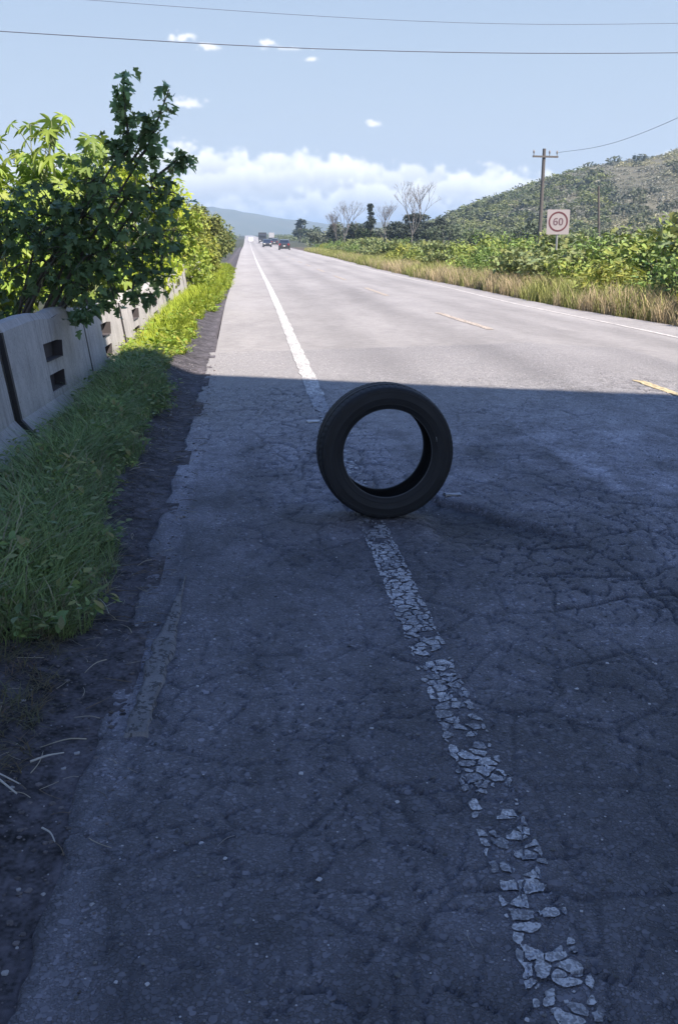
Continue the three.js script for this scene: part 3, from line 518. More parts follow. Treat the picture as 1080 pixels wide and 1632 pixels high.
{
  // right verge: dry standing grass in front, greener further off
  const r = rng(42), dry = [], green = [];
  for (let i = 0; i < 16000; i++) {
    const d = 7 + 130 * r() ** 1.7, e = edgeR(d), x = e + .02 + (i % 2 ? 1.1 : 3.2) * Math.pow(r(), .8) + (fbm(d * .6, 1, 3, 243) - .5) * .35; const n = fbm(d * .22, 4, 3, 244), k = r(); const front = ss(1.3, .2, x - e);
    const s = (.65 + .75 * r()) * mix(1.05, .55, front * ss(.35, .75, r()));
    const far = ss(45, 90, d), isDry = r() < mix(.68, .06, ss(.42, .58, n)) * (1 - .7 * far) * (x - e > 1.6 ? .45 : 1);
    (isDry ? dry : green).push([x, vergeY(x, d) - .03, -d, s, r() * 6.283, isDry ? [mix(.32, .48, k), mix(.265, .385, k), mix(.17, .23, k)] : [mix(.24, .36, k), mix(.27, .37, k), mix(.08, .12, k)], 1]);
  }
  scatter('dry_grass', tuft(53, 22, .42, .16, .45, .006), grassMat, dry, 'tall straw coloured dry grass along the right edge of the road', 'grass');
  scatter('verge_grass', tuft(54, 20, .44, .17, .5, .008), grassMat, green, 'green standing grass mixed along the right edge of the road', 'grass');
}

// shrubs ------------------------------------------------------------
function branchesTo(r, ends, base, r0) { const gs = []; ends.forEach((e) => { const m = base.clone().lerp(e, .5).add(V((r() - .5) * .25, .08, (r() - .5) * .25)); gs.push(tube([base.clone().add(V((r() - .5) * .06, 0, (r() - .5) * .06)), m, e], r0, r0 * .25, 5, 6)); }); return gs; }
function weedShrub(seed, w, h, leafKind, size, leaves, mat, warm) {                       // geometry of one bushy weed
  const r = rng(seed), ends = []; const n = 16;
  for (let i = 0; i < n; i++) { const a = r() * 6.283, q = Math.sqrt(r()); ends.push(V(Math.cos(a) * q * w, h * (.55 + .45 * r()) * (1 - .35 * q * q), Math.sin(a) * q * w)); }
  const list = [], lg = leaf(leafKind, .3, .25);
  for (let i = 0; i < leaves; i++) { const e = ends[Math.floor(r() * n)], t = .25 + .78 * Math.pow(r(), .6); const p = V(e.x * t, e.y * t, e.z * t).add(V((r() - .5) * .4 * w, (r() - .5) * .26, (r() - .5) * .4 * w)); if (p.y < .08) p.y = .08 + .1 * r(); const lump = .75 + .5 * fbm(p.x * 2.2 + seed, p.y * 2.2 + p.z * 2, 2, 5); const tt = tintOf(r, .28, warm); place(list, lg, p, {}, size * (.7 + .6 * r()), r, tt.map((c) => c * lump)); }
  return { foliage: mergeCopies(lg, list), stems: mergeGeometries(branchesTo(r, ends, V(0, 0, 0), .012)) };
}
const weedMats = [leafMat(.26, .335, .075, .35), leafMat(.19, .29, .075, .32), leafMat(.30, .34, .07, .38), leafMat(.21, .26, .10, .3)];
const weedKinds = [weedShrub(601, .75, 1.25, 'oval', .13, 900, 0, .25), weedShrub(602, .85, 1.5, 'oval', .10, 1300, 0, .2), weedShrub(603, .7, 1.15, 'long', .2, 900, 0, .3), weedShrub(604, .95, 1.7, 'lobed', .15, 700, 0, .25)];
{
  const r = rng(61), protos = weedKinds.map((k, i) => { const o = new THREE.Group(); o.name = 'verge_shrub'; mesh('stem', k.stems, greyBark, o); tag(mesh('foliage', k.foliage, weedMats[i], o), null, null, null, 'stuff'); return o; });
  for (let row = 0; row < 3; row++) for (let d = 8; d < 150; d *= 1.0 + (.085 + .03 * row) * (.8 + .5 * r())) {
    const x = edgeR(d) + 1.7 + row * 1.55 + (r() - .5) * .9; const k = Math.floor(r() * 4); const o = protos[k].clone(); o.children.forEach((c) => { c.name = c.name.replace(/_\d+$/, ''); }); o.name = numbered('verge_shrub'); scene.add(o);
    const hs = 1.42 * (.72 + .5 * fbm(d * .13, row * 3, 3, 251) + .25 * row * .3) * (row === 0 ? .78 : 1) * mix(1, .8, ss(22, 40, d)); o.position.set(x, vergeY(x, d) - .05, -d); o.rotation.y = r() * 6.283; o.scale.set(hs * (1.0 + .4 * r()), hs, hs * (1 + .4 * r()));
    tag(o, 'green leafy roadside shrub in the hedge of weeds behind the dry grass on the right', 'shrub', 'leafy shrubs massed along the right verge');
  }
}
const _f = new THREE.Vector3(), _r = new THREE.Vector3(), _u = new THREE.Vector3(); camera.updateMatrixWorld(); camera.matrixWorld.extractBasis(_r, _u, _f);
function seen(px, py, k) { const v = _r.clone().multiplyScalar((px - 540) / 1500).addScaledVector(_u, (816 - py) / 1500).sub(_f); return v.multiplyScalar(k / -v.z).add(V(0, 1.3, 0)); }   // the spot of the photo's point px, py, k metres ahead
// dark lobed bush hanging over the barrier ----------------------------
{
  const r = rng(701), at = V(-2.1, -.1, -8.0);
  const o = thing('lobed_leaf_bush', 'dark green lobed leaf bush leaning over the near concrete barrier', 'bush', [at.x, at.y, at.z]);
  const lg = leaf('lobed', .3, .3), mat = leafMat(.16, .25, .11, .45, .45), wood = [], list = [];
  // ends of twigs in the bush's own coordinates: a lumpy crown, two sprigs on top and one reaching out to the right
  const twigs = [];
  const S = 8.0, P = (px, py, dz = 0) => { const q = seen(px, py, S + dz); return [q.x - at.x, q.y - at.y, q.z - at.z]; };
  const lumps = [[60, 375, .2, .40], [135, 345, .1, .40], [200, 315, 0, .36], [240, 300, 0, .26], [150, 290, .1, .24], [185, 255, 0, .30], [228, 245, 0, .22], [252, 345, -.1, .24], [228, 405, -.2, .24], [150, 405, -.1, .40], [70, 415, 0, .44], [10, 370, .3, .36], [5, 400, .2, .46], [50, 470, .3, .28], [140, 462, -.1, .22], [222, 452, -.3, .12], [200, 212, 0, .14], [90, 345, .1, .32], [248, 375, -.1, .22], [205, 360, -.1, .34], [262, 312, -.1, .17], [258, 405, -.2, .18], [170, 440, -.1, .26], [110, 400, -.1, .34]].map(([a, b, c, q]) => [...P(a, b, c), q]);
  for (const [x, y, z, q] of lumps) { const n = Math.round(q * q * 215); for (let i = 0; i < n; i++) { const a = r() * 6.283, u = r() * 2 - 1, k = q * Math.cbrt(r()) , s = Math.sqrt(1 - u * u); twigs.push(V(x + Math.cos(a) * s * k, y + u * k, z + Math.sin(a) * s * k)); } }
  const sprig = (pts, n) => { const c = new THREE.CatmullRomCurve3(pts.map((p) => V(...p))); wood.push(tube(pts.map((p) => V(...p)), .014, .004, 5)); for (let i = 0; i < n; i++) { const p = c.getPoint(.35 + .68 * (i + r() * .5) / n).add(V((r() - .5) * .11, (r() - .5) * .11, (r() - .5) * .11)); list.push([p, .075 + .05 * r()], [p.clone().add(V((r() - .5) * .1, (r() - .5) * .1, (r() - .5) * .1)), .06 + .05 * r()]); } };
  sprig([P(190, 260), P(205, 235), P(200, 180), P(196, 122)], 34);
  sprig([P(215, 260), P(235, 235), P(252, 190), P(270, 142)], 26);
  sprig([P(240, 290), P(270, 265), P(292, 250), P(304, 262)], 20);
  sprig([P(200, 270), P(225, 235), P(238, 205), P(232, 190)], 16);
  sprig([P(215, 410), P(235, 430), P(262, 440)], 14);
  sprig([P(130, 465), P(140, 495, -.6), P(128, 512, -.7)], 16);
  sprig([P(215, 440), P(215, 470, -.3), P(242, 468, -.4)], 16);
  for (const t of twigs) for (let k = 0; k < 4; k++) list.push([t.clone().add(V((r() - .5) * .05 * k, (r() - .5) * .05 * k, (r() - .5) * .05 * k)), .06 + .055 * r()]);
  const trunk = []; for (const [x, y, z, q] of lumps.slice(0, 7)) trunk.push(tube([V((r() - .5) * .15, 0, (r() - .5) * .15), V(x * .4 + (r() - .5) * .15, y * .45, z * .4), V(x, y, z)], .024, .008, 6, 8));
  mesh('trunk', mergeGeometries(trunk), bark, o);
  for (let i = 0; i < twigs.length; i += 3) { const t = twigs[i], l = lumps.reduce((b, q) => t.distanceTo(V(q[0], q[1], q[2])) < t.distanceTo(V(b[0], b[1], b[2])) ? q : b); wood.push(tube([V(l[0], l[1], l[2]), V(l[0], l[1], l[2]).lerp(t, .5).add(V(0, .03, 0)), t], .007, .003, 4, 4)); }
  mesh('twig', mergeGeometries(wood), bark, o);
  // the 290 leaves nearest the camera are leaves of their own
  const copies = []; for (const [p, s] of list) { const c = []; place(c, lg, p, { pitch: (r() - .75) * 1.5 }, s, r, tintOf(r, .3, .2)); copies.push({ m: c[0][0], t: c[0][1], z: p.z + p.x * .12 }); }
  copies.sort((a, b) => b.z - a.z);
  const one = leafMat(.16, .25, .11, .45, .45); one.vertexColors = false;
  const tones = [.75, 1, 1.3].map((k) => { const q = one.clone(); q.color.setRGB(.16 * k, .25 * k, .11 * k); return q; });
  copies.slice(0, 290).forEach((c, i) => { const l = mesh('leaf', lg, tones[i % 3], o); c.m.decompose(l.position, l.quaternion, l.scale); });
  mesh('foliage', mergeCopies(lg, copies.slice(290).map((c) => [c.m, c.t])), mat, o).userData.kind = 'stuff';
}
// bright broad palmate plant at the left edge -------------------------
function palmPlant(name, label, x, d, h, w, count, size, mat, seed, own, group) {
  const r = rng(seed), g = palmate(7), o = thing(name, label, 'plant', [x, vergeY(x, d) - .05, -d], 0, group), stems = [], copies = [];
  const tops = []; for (let i = 0; i < 9; i++) { const a = r() * 6.283, q = Math.sqrt(r()); tops.push(V(Math.cos(a) * q * w, h * (.62 + .38 * r()), Math.sin(a) * q * w)); }
  for (const t of tops) stems.push(tube([V((r() - .5) * .2, 0, (r() - .5) * .2), V(t.x * .5, t.y * .5, t.z * .5), t], .028, .012, 6, 6));
  for (let i = 0; i < count; i++) { const t = tops[i % tops.length], k = Math.pow(r(), .7), b = V(t.x, t.y * (1 - .75 * (1 - k)), t.z), a = r() * 6.283, len = size * (.6 + r()), e = b.clone().add(V(Math.cos(a) * len, .15 + (r() - .5) * .3, Math.sin(a) * len)); stems.push(tube([b, b.clone().lerp(e, .6).add(V(0, .05, 0)), e], .006, .004, 4, 3)); const c = []; place(c, g, e, { yaw: -a, pitch: -.35 - .6 * r(), roll: (r() - .5) * .8 }, size * (.75 + .5 * r()), r, tintOf(r, .22, .25)); copies.push(c[0]); }
  mesh('stem', mergeGeometries(stems), std(lin(.14, .17, .07), .8), o);
  if (own) { const m2 = [.8, 1, 1.2].map((k) => { const q = mat.clone(); q.vertexColors = false; q.color.multiplyScalar(k); return q; }); copies.forEach((c, i) => { const l = mesh('leaf', g, m2[i % 3], o); c[0].decompose(l.position, l.quaternion, l.scale); }); } else mesh('foliage', mergeCopies(g, copies), mat, o).userData.kind = 'stuff';
  return o;
}
palmPlant('palmate_plant', 'tall bright green plant with big star shaped leaves at the left photo edge', -2.7, 11.4, 2.75, .9, 330, .19, leafMat(.30, .40, .07, .45, .5), 801, true);
palmPlant('palmate_plant', 'bright green star leaved plant peeking between the dark bush and its taller neighbour', -1.85, 12.4, 2.55, .75, 290, .18, leafMat(.25, .36, .075, .45, .5), 802, true);
palmPlant('palmate_plant', 'sunlit green star leaved plant behind the left of the dark bush', -4.4, 10.6, 2.3, 1.0, 240, .2, leafMat(.28, .38, .07, .4, .6), 803, false);
palmPlant('palmate_plant', 'low bright green star leaved plant filling the gap at the left photo edge', -3.0, 10.9, 2.35, .75, 260, .18, leafMat(.30, .40, .07, .45, .5), 804, false);
palmPlant('palmate_plant', 'bright green star leaved plant showing just over the middle of the dark bush', -2.35, 13.2, 2.6, .7, 260, .19, leafMat(.27, .38, .08, .45, .5), 805, false);
// yellow green bushes and the tall hedge further on, behind the barrier
function bush(name, label, x, d, h, w, n, size, kind, mat, seed, group, lean = 0) {
  const r = rng(seed), o = thing(name, label, 'bush', [x, vergeY(x, d) - .1, -d], 0, group), lg = leaf(kind, .3, .25), list = [], tops = [];
  const lumps = []; for (let i = 0; i < 11; i++) { const a = r() * 6.283, q = .75 * Math.sqrt(r()); lumps.push([Math.cos(a) * q * w + lean * r(), h * (.25 + .68 * r()), Math.sin(a) * q * w, w * (.28 + .22 * r())]); }
  for (let i = 0; i < n; i++) { const l = lumps[i % 11], a = r() * 6.283, u = r() * 2 - 1, k = l[3] * Math.pow(r(), .45), s = Math.sqrt(1 - u * u); const p = V(l[0] + Math.cos(a) * s * k, Math.max(.15, l[1] + u * k * 1.05), l[2] + Math.sin(a) * s * k); const lump = .8 + .4 * hash(i % 11, seed, 1); place(list, lg, p, {}, size * (.7 + .7 * r()), r, tintOf(r, .25, .25).map((c) => c * lump)); if (i % 60 === 0) tops.push(p); }
  mesh('trunk', mergeGeometries(branchesTo(r, tops.slice(0, 26), V(0, 0, 0), .03)), greyBark, o); mesh('crown', mergeCopies(lg, list), mat, o).userData.kind = 'stuff'; return o;
}
const ylw = leafMat(.37, .46, .05, .5), olive = leafMat(.21, .25, .08, .35), mid = leafMat(.08, .13, .04, .35);
bush('yellow_green_bush', 'yellow green bush glowing in the sun just past the dark bush', -1.95, 17.5, 2.55, 1.0, 5200, .10, 'oval', ylw, 811);
bush('yellow_green_bush', 'second yellow green bush, between the first one and the olive hedge', -1.8, 23.5, 2.5, 1.0, 4500, .11, 'oval', leafMat(.32, .42, .06, .45), 812);
bush('olive_hedge_bush', 'olive green tall bush at the near end of the hedge touching the road', -1.75, 32, 2.6, .95, 4200, .12, 'oval', leafMat(.27, .31, .06, .4), 813);
bush('olive_hedge_bush', 'tallest olive bush at the far left road edge, its crown against the mountains', -1.5, 42, 2.75, .95, 3200, .14, 'oval', olive, 814);
for (let k = 0; k < 7; k++) bush('green_bush', 'green bush in the row behind the sunlit left barrier', -3.6 - k % 2 * 1.2, 14 + k * 5.5, 1.8 + .3 * hash(k, 2, 1), 1.2, 1600, .15, 'oval', k % 2 ? mid : olive, 820 + k, 'green bushes in the row behind the left barrier');
for (let k = 0; k < 6; k++) bush('hedge_bush', ['nearest', 'second', 'third', 'fourth', 'fifth', 'farthest'][k] + ' of six distant green bushes in the hedge along the far left road edge', -1.9 - .15 * k, 55 + k * 17, 2.4 + .6 * hash(k, 5, 1), 1.3, 1000, .22, 'oval', k % 2 ? mid : olive, 840 + k, 'distant bushes along the far left road edge');

// trees and scrub on the right -----------------------------------------
function blob(seed, faces, flat = 1) { const r = rng(seed), list = [], lg = leaf('oval', .2, .2); for (let i = 0; i < faces; i++) { const a = r() * 6.283, u = r() * 1.7 - .7, k = .55 + .45 * r(), s = Math.sqrt(Math.max(0, 1 - u * u)); const p = V(Math.cos(a) * s * k, .45 + u * .5 * k * flat, Math.sin(a) * s * k).add(V((r() - .5) * .3, (r() - .5) * .2, (r() - .5) * .3)); const b = .7 + .6 * r(); place(list, lg, p, {}, .26 + .2 * r(), r, [b, b, b]); } return mergeCopies(lg, list); }
{
  const r = rng(91), scrub = [], tall = []; const mt = leafMat(1, 1, 1, .45);
  for (let i = 0; i < 30000 && scrub.length < 11000; i++) {
    const d = 150 + 420 * r(), X = 38 + 210 * r(), x = X * d / 350; const y = groundY(x, -d), cover = fbm(x * .035, d * .03, 4, 261); if (hillY(x, -d) < .3 && r() < .6) continue; if (cover < .42 && r() < .7) continue;
    const k = r(), s = (1.2 + 2.2 * r() * r()) * mix(.9, 1.25, ss(250, 400, d)), dk = ss(.45, .65, fbm(x * .02 + 9, d * .025, 3, 262));
    const hi = ss(8, 25, y);
    scrub.push([x, y - .3, -d, s, r() * 6.283, [mix(.30, .44, k) * mix(1, .75, dk), mix(.31, .42, k) * mix(1, .77, dk), mix(.18, .25, k)], .42 + .35 * r()]);
    if (hash(i, 4, 4) > .95) tall.push([x, y - .3, -d, 1.6 + 1.6 * r(), r() * 6.283, [mix(.08, .13, k), mix(.10, .15, k), .07], .9 + .4 * r()]);
  }
  scatter('hillside_scrub', blob(911, 70), mt, scrub, 'pale green scrub covering the hill on the right', 'scrub');
  scatter('hillside_trees', blob(912, 110), mt, tall, 'darker small trees dotted over the hill on the right', 'trees');
  // plain of scrub between the road and the foot of the hill, and beyond
  const plain = []; for (let i = 0; i < 5200; i++) { const d = 45 + 900 * r() ** 2, x = (i % 4 ? edgeR(d) + 5 + 9 * (d / 60) * r() + 60 * r() * ss(60, 300, d) : edgeL(d) - 5 - (20 + d * .6) * r()); const k = r(); plain.push([x, groundY(x, -d) - .2, -d, (.9 + 1.3 * r()) * mix(.8, 1.6, ss(60, 300, d)), r() * 6.283, [mix(.11, .24, k), mix(.15, .27, k), mix(.065, .09, k)], .75]); }
  scatter('plain_scrub', blob(913, 80), mt, plain, 'green scrub over the flat land beyond the roadside hedge', 'scrub');
}
function crownTree(name, label, x, d, h, w, ch, n, size, col, seed, o2 = {}) {
  h += o2.lift ?? 1.2; ch += (o2.lift ?? 1.2) * .6; const r = rng(seed), y = groundY(x, -d), o = thing(name, label, 'tree', [x, y - .1, -d], 0, o2.group), lg = leaf('oval', .2, .25), list = [], br = [];
  const lumps = []; for (let i = 0; i < 16; i++) { const a = r() * 6.283, q = Math.sqrt(r()); let lx, ly, q2; if (o2.cone) { const t = r(); lx = Math.cos(a) * q * w * (1 - t) * .8; ly = h - ch + ch * t; q2 = w * (.45 * (1 - t) + .12); } else { lx = Math.cos(a) * q * w * .8; ly = h - ch * (.25 + .5 * r() + .2 * q); q2 = w * .3; } lumps.push(V(lx, ly, Math.sin(a) * q * w * .8 * (o2.cone ? 1 - (ly - h + ch) / ch : 1))); br.push(tube([V(0, h * .15, 0), V(lx * .4, mix(h * .25, ly, .5), 0), lumps[i]], h * .018, h * .004, 5, 5)); for (let k = 0; k < n / 16; k++) { const a2 = r() * 6.283, u = r() * 2 - 1, k2 = q2 * Math.cbrt(r()), s = Math.sqrt(1 - u * u), b = .65 + .7 * r(); place(list, lg, V(lx + Math.cos(a2) * s * k2, ly + u * k2 * (o2.flat ?? .75), lumps[i].z + Math.sin(a2) * s * k2), {}, size * (.7 + .6 * r()), r, [b, b, b]); } }
  br.push(tube([V(0, 0, 0), V(.05, h * .3, 0), V(0, h * .75, 0)], h * .03, h * .01, 6, 6));
  mesh('trunk', mergeGeometries(br), greyBark, o); mesh('crown', mergeCopies(lg, list), leafMat(...col, .25), o).userData.kind = 'stuff'; return o;
}
function bareTree(name, label, x, d, h, seed, spread = .8) {
  const r = rng(seed), o = thing(name, label, 'tree', [x, groundY(x, -d) - .1, -d]), limbs = [], twigs = [];
  const grow = (p, dir, len, rad, depth) => { const q = p.clone().addScaledVector(dir, len), m = p.clone().lerp(q, .5).add(V((r() - .5) * len * .12, 0, (r() - .5) * len * .12)); (depth < 3 ? limbs : twigs).push(tube([p, m, q], rad, rad * .62, depth < 2 ? 6 : 4, 3)); if (depth >= 6) return; const n = depth === 0 ? 4 : 2 + (r() < .55 ? 1 : 0); for (let i = 0; i < n; i++) { const a = r() * 6.283, s = (.35 + .5 * r()) * spread, nd = dir.clone().add(V(Math.cos(a) * s, .08, Math.sin(a) * s)).normalize(); grow(q, nd, len * (.62 + .25 * r()), rad * .6, depth + 1); } };
  grow(V(0, 0, 0), V((r() - .5) * .1, 1, 0).normalize(), h * .27, h * .016, 0);
  mesh('trunk', mergeGeometries(limbs), paleBark, o); mesh('twig', mergeGeometries(twigs), greyBark, o); return o;
}
const atPix = (px, d) => (px - 390) / 1500 * d * .985;             // sideways place of something seen there, d metres off
bareTree('bare_tree', 'tall bare pale tree rising above the dark round crowns', atPix(652, 120), 120, 8.6, 1001);
bareTree('bare_tree', 'smaller bare tree left of the tall bare one', atPix(610, 150), 150, 7.6, 1002, .6);
bareTree('bare_tree', 'bare leafless tree farthest left in the row across the road', atPix(545, 140), 140, 6.6, 1003);
bareTree('bare_tree', 'thin bare snag leaning beside the leftmost leafless tree', atPix(533, 141), 141, 5.6, 1004, .4);
const DK = [.045, .06, .04];
crownTree('dark_tree', 'broad dark layered tree crown below the tall bare tree', atPix(640, 135), 135, 4.7, 4.2, 3.6, 3400, .42, DK, 1011, { flat: .35, lift: 2.3 });
crownTree('dark_tree', 'dark low tree right of the tall bare tree', atPix(688, 150), 150, 4.5, 2.6, 3.4, 1800, .42, DK, 1012, { flat: .6, lift: 2.2 });
crownTree('conifer', 'dark pointed conifer shaped tree in the row across the road', atPix(585, 145), 145, 6.2, 1.5, 5.6, 1500, .34, DK, 1013, { cone: true });
crownTree('dark_tree', 'dark bushy tree between the conifer and the leftmost bare trees', atPix(562, 150), 150, 4.6, 1.9, 3.8, 1500, .36, [.06, .08, .05], 1014, { flat: .8 });
crownTree('dark_tree', 'dark narrow tree at the left end of the row, beside the bare snag', atPix(528, 152), 152, 4.1, 1.0, 3.8, 1000, .34, [.05, .065, .05], 1015, { flat: 1.2 });
crownTree('dark_tree', 'small dark bush like tree in front of the conifer', atPix(575, 118), 118, 2.7, 1.5, 2.2, 1000, .3, [.05, .075, .035], 1016, { flat: .8 });
crownTree('far_tree', 'far blue green tree standing alone over the end of the road', atPix(475, 330), 330, 8.4, 2.4, 7, 900, .9, [.06, .08, .05], 1017, { flat: 1.4 });
crownTree('far_tree', 'far low rounded tree beside the lone one at the end of the road', atPix(492, 300), 300, 4.6, 4, 4, 900, .8, [.08, .11, .05], 1018, { flat: .8 });
for (let k = 0; k < 8; k++) crownTree('grey_green_tree', ['first', 'second', 'third', 'fourth', 'fifth', 'sixth', 'seventh', 'eighth'][k] + ' from the left of the soft grey green trees massed behind the bare ones', atPix(505 + k * 24 + 8 * hash(k, 8, 1), 175), 175, 3.0 + 1.5 * hash(k, 8, 2), 2.4 + hash(k, 8, 3), 2.8, 1000, .45, [.15, .175, .12], 1060 + k, { flat: .9, lift: 1.1 + .04 * k, group: 'grey green trees massed behind the bare trees' });
for (let k = 0; k < 9; k++) crownTree('green_tree', ['first', 'second', 'third', 'fourth', 'fifth', 'sixth', 'seventh', 'eighth', 'ninth'][k] + ' from the left of the rounded trees in the band below the hill', atPix(700 + k * 48, 95 + 40 * hash(k, 3, 3)), 95 + 40 * hash(k, 3, 3), 2.9 + 1.4 * hash(k, 1, 1), 2.2 + hash(k, 2, 2), 2.6, 1200, .34, k % 3 ? [.16, .21, .085] : [.10, .13, .075], 1030 + k, { flat: .8, lift: .5, group: 'rounded trees in the band below the hill' });
crownTree('dark_tree', 'dark tree at the right photo edge below the hill', atPix(1085, 70), 70, 3.6, 2.2, 3.0, 1500, .3, DK, 1051, { flat: .8 });

// ---------------------------------------------------------------- sign, poles and cables
{
  const x = atPix(885, 30), d = 30, g0 = vergeY(x, d), o = thing('speed_sign', 'white square road sign with a dark ring and the number 60', 'road sign', [x, g0, -d], -.12);
  o.scale.setScalar(1.15); const cy = (1.70 - g0) / 1.15; const grey = std(lin(.4, .4, .4), .5, { metalness: .6 });
  const rr = (w, h, q) => { const s = new THREE.Shape(); s.moveTo(-w + q, -h); s.lineTo(w - q, -h); s.quadraticCurveTo(w, -h, w, -h + q); s.lineTo(w, h - q); s.quadraticCurveTo(w, h, w - q, h); s.lineTo(-w + q, h); s.quadraticCurveTo(-w, h, -w, h - q); s.lineTo(-w, -h + q); s.quadraticCurveTo(-w, -h, -w + q, -h); return s; };
  const panel = new THREE.ExtrudeGeometry(rr(.305, .325, .03), { depth: .004, bevelEnabled: false }); panel.translate(0, cy, 0); mesh('panel', panel, std(lin(.37, .335, .345), .6), o);
  const ring = new THREE.Shape(); ring.absarc(0, 0, .262, 0, Math.PI * 2, false); const hole = new THREE.Path(); hole.absarc(0, 0, .218, 0, Math.PI * 2, true); ring.holes.push(hole);
  const rg = new THREE.ExtrudeGeometry(ring, { depth: .002, bevelEnabled: false, curveSegments: 32 }); rg.translate(0, cy + .01, .0055); mesh('ring', rg, std(lin(.13, .045, .055), .6), o);
  const font = await new FontLoader().loadAsync('fonts/droid/droid_sans_bold.typeface.json');
  const tg = new TextGeometry('60', { font, size: .19, depth: .002, curveSegments: 6 }); tg.computeBoundingBox(); const b = tg.boundingBox; tg.translate(-(b.min.x + b.max.x) / 2, -(b.min.y + b.max.y) / 2 + cy + .01, .0055); mesh('number', tg, std(lin(.16, .10, .12), .6), o);
  const post = new THREE.CylinderGeometry(.028, .03, cy + .3, 10); post.translate(0, (cy + .3) / 2 - .3, -.035); mesh('post', post, grey, o);
}
{
  const woodM = std(lin(.11, .10, .095), .95), insM = std(lin(.22, .2, .19), .4);
  const d = 80, x = 24.5, g0 = groundY(x, -d), H = 8.08 - g0;
  const o = thing('utility_pole', 'tall grey utility pole with a crossarm behind the speed sign', 'utility pole', [x, g0, -d], .25); o.rotation.z = .004;
  const shaft = new THREE.CylinderGeometry(.13, .19, H + 1, 12); shaft.translate(0, (H - 1) / 2, 0); mesh('shaft', shaft, woodM, o);
  const arm = new THREE.BoxGeometry(2.35, .14, .12); arm.translate(.05, H - .62, .16); mesh('crossarm', arm, woodM, o);
  for (const ix of [-1.05, .42, 1.12]) { const l = new THREE.LatheGeometry([[0, 0], [.03, 0], [.03, .16], [.085, .2], [.06, .26], [.085, .3], [.055, .36], [.03, .42], [0, .43]].map((p) => new THREE.Vector2(...p)), 10); l.translate(ix, H - .55, .16); mesh('insulator', l, insM, o); }
  const x2 = 20.2, d2 = 55, g2 = groundY(x2, -d2), o2 = thing('utility_pole', 'plain thin leaning pole without crossarm right of the speed sign', 'utility pole', [x2 + .3, g2, -d2]); o2.rotation.z = .085;
  const s2 = new THREE.CylinderGeometry(.06, .10, 4.0 - g2 + .6, 10); s2.translate(0, (4.0 - g2 - .6) / 2, 0); mesh('shaft', s2, woodM, o2);
  const cap = new THREE.CylinderGeometry(.075, .075, .12, 10); cap.translate(0, 4.0 - g2 - .1, 0); mesh('cap', cap, woodM, o2);
  // cables
  const cableM = std(lin(.09, .10, .13), .6);
  const cable = (label, pts, rad) => tag(mesh('power_cable', tube(pts.map((p) => V(...p)), rad, rad, 6, 80), cableM), label, 'cable');
  cable('lower of two cables crossing the sky above the road', [[-48, 8.9, -30], [-30, 7.9, -30], [-6.7, 6.81, -30], [2.88, 6.5, -30], [13.14, 6.58, -30], [34, 7.5, -30], [55, 9.2, -30]], .012);
  cable('upper thin cable near the top edge of the photo', [[-45, 10.4, -30], [-20, 8.7, -30], [-6, 7.75, -30], [5.8, 7.28, -30], [13.05, 7.38, -30], [34, 8.4, -30], [55, 10.4, -30]], .006);
  cable('cable sagging from the pole crossarm to the upper right photo edge', [[25.6, 7.78, -79.8], [25.1, 7.35, -70], [24.3, 7.2, -62], [23.0, 7.35, -51], [21.5, 8.0, -38], [20.5, 8.9, -28]], .013);
}

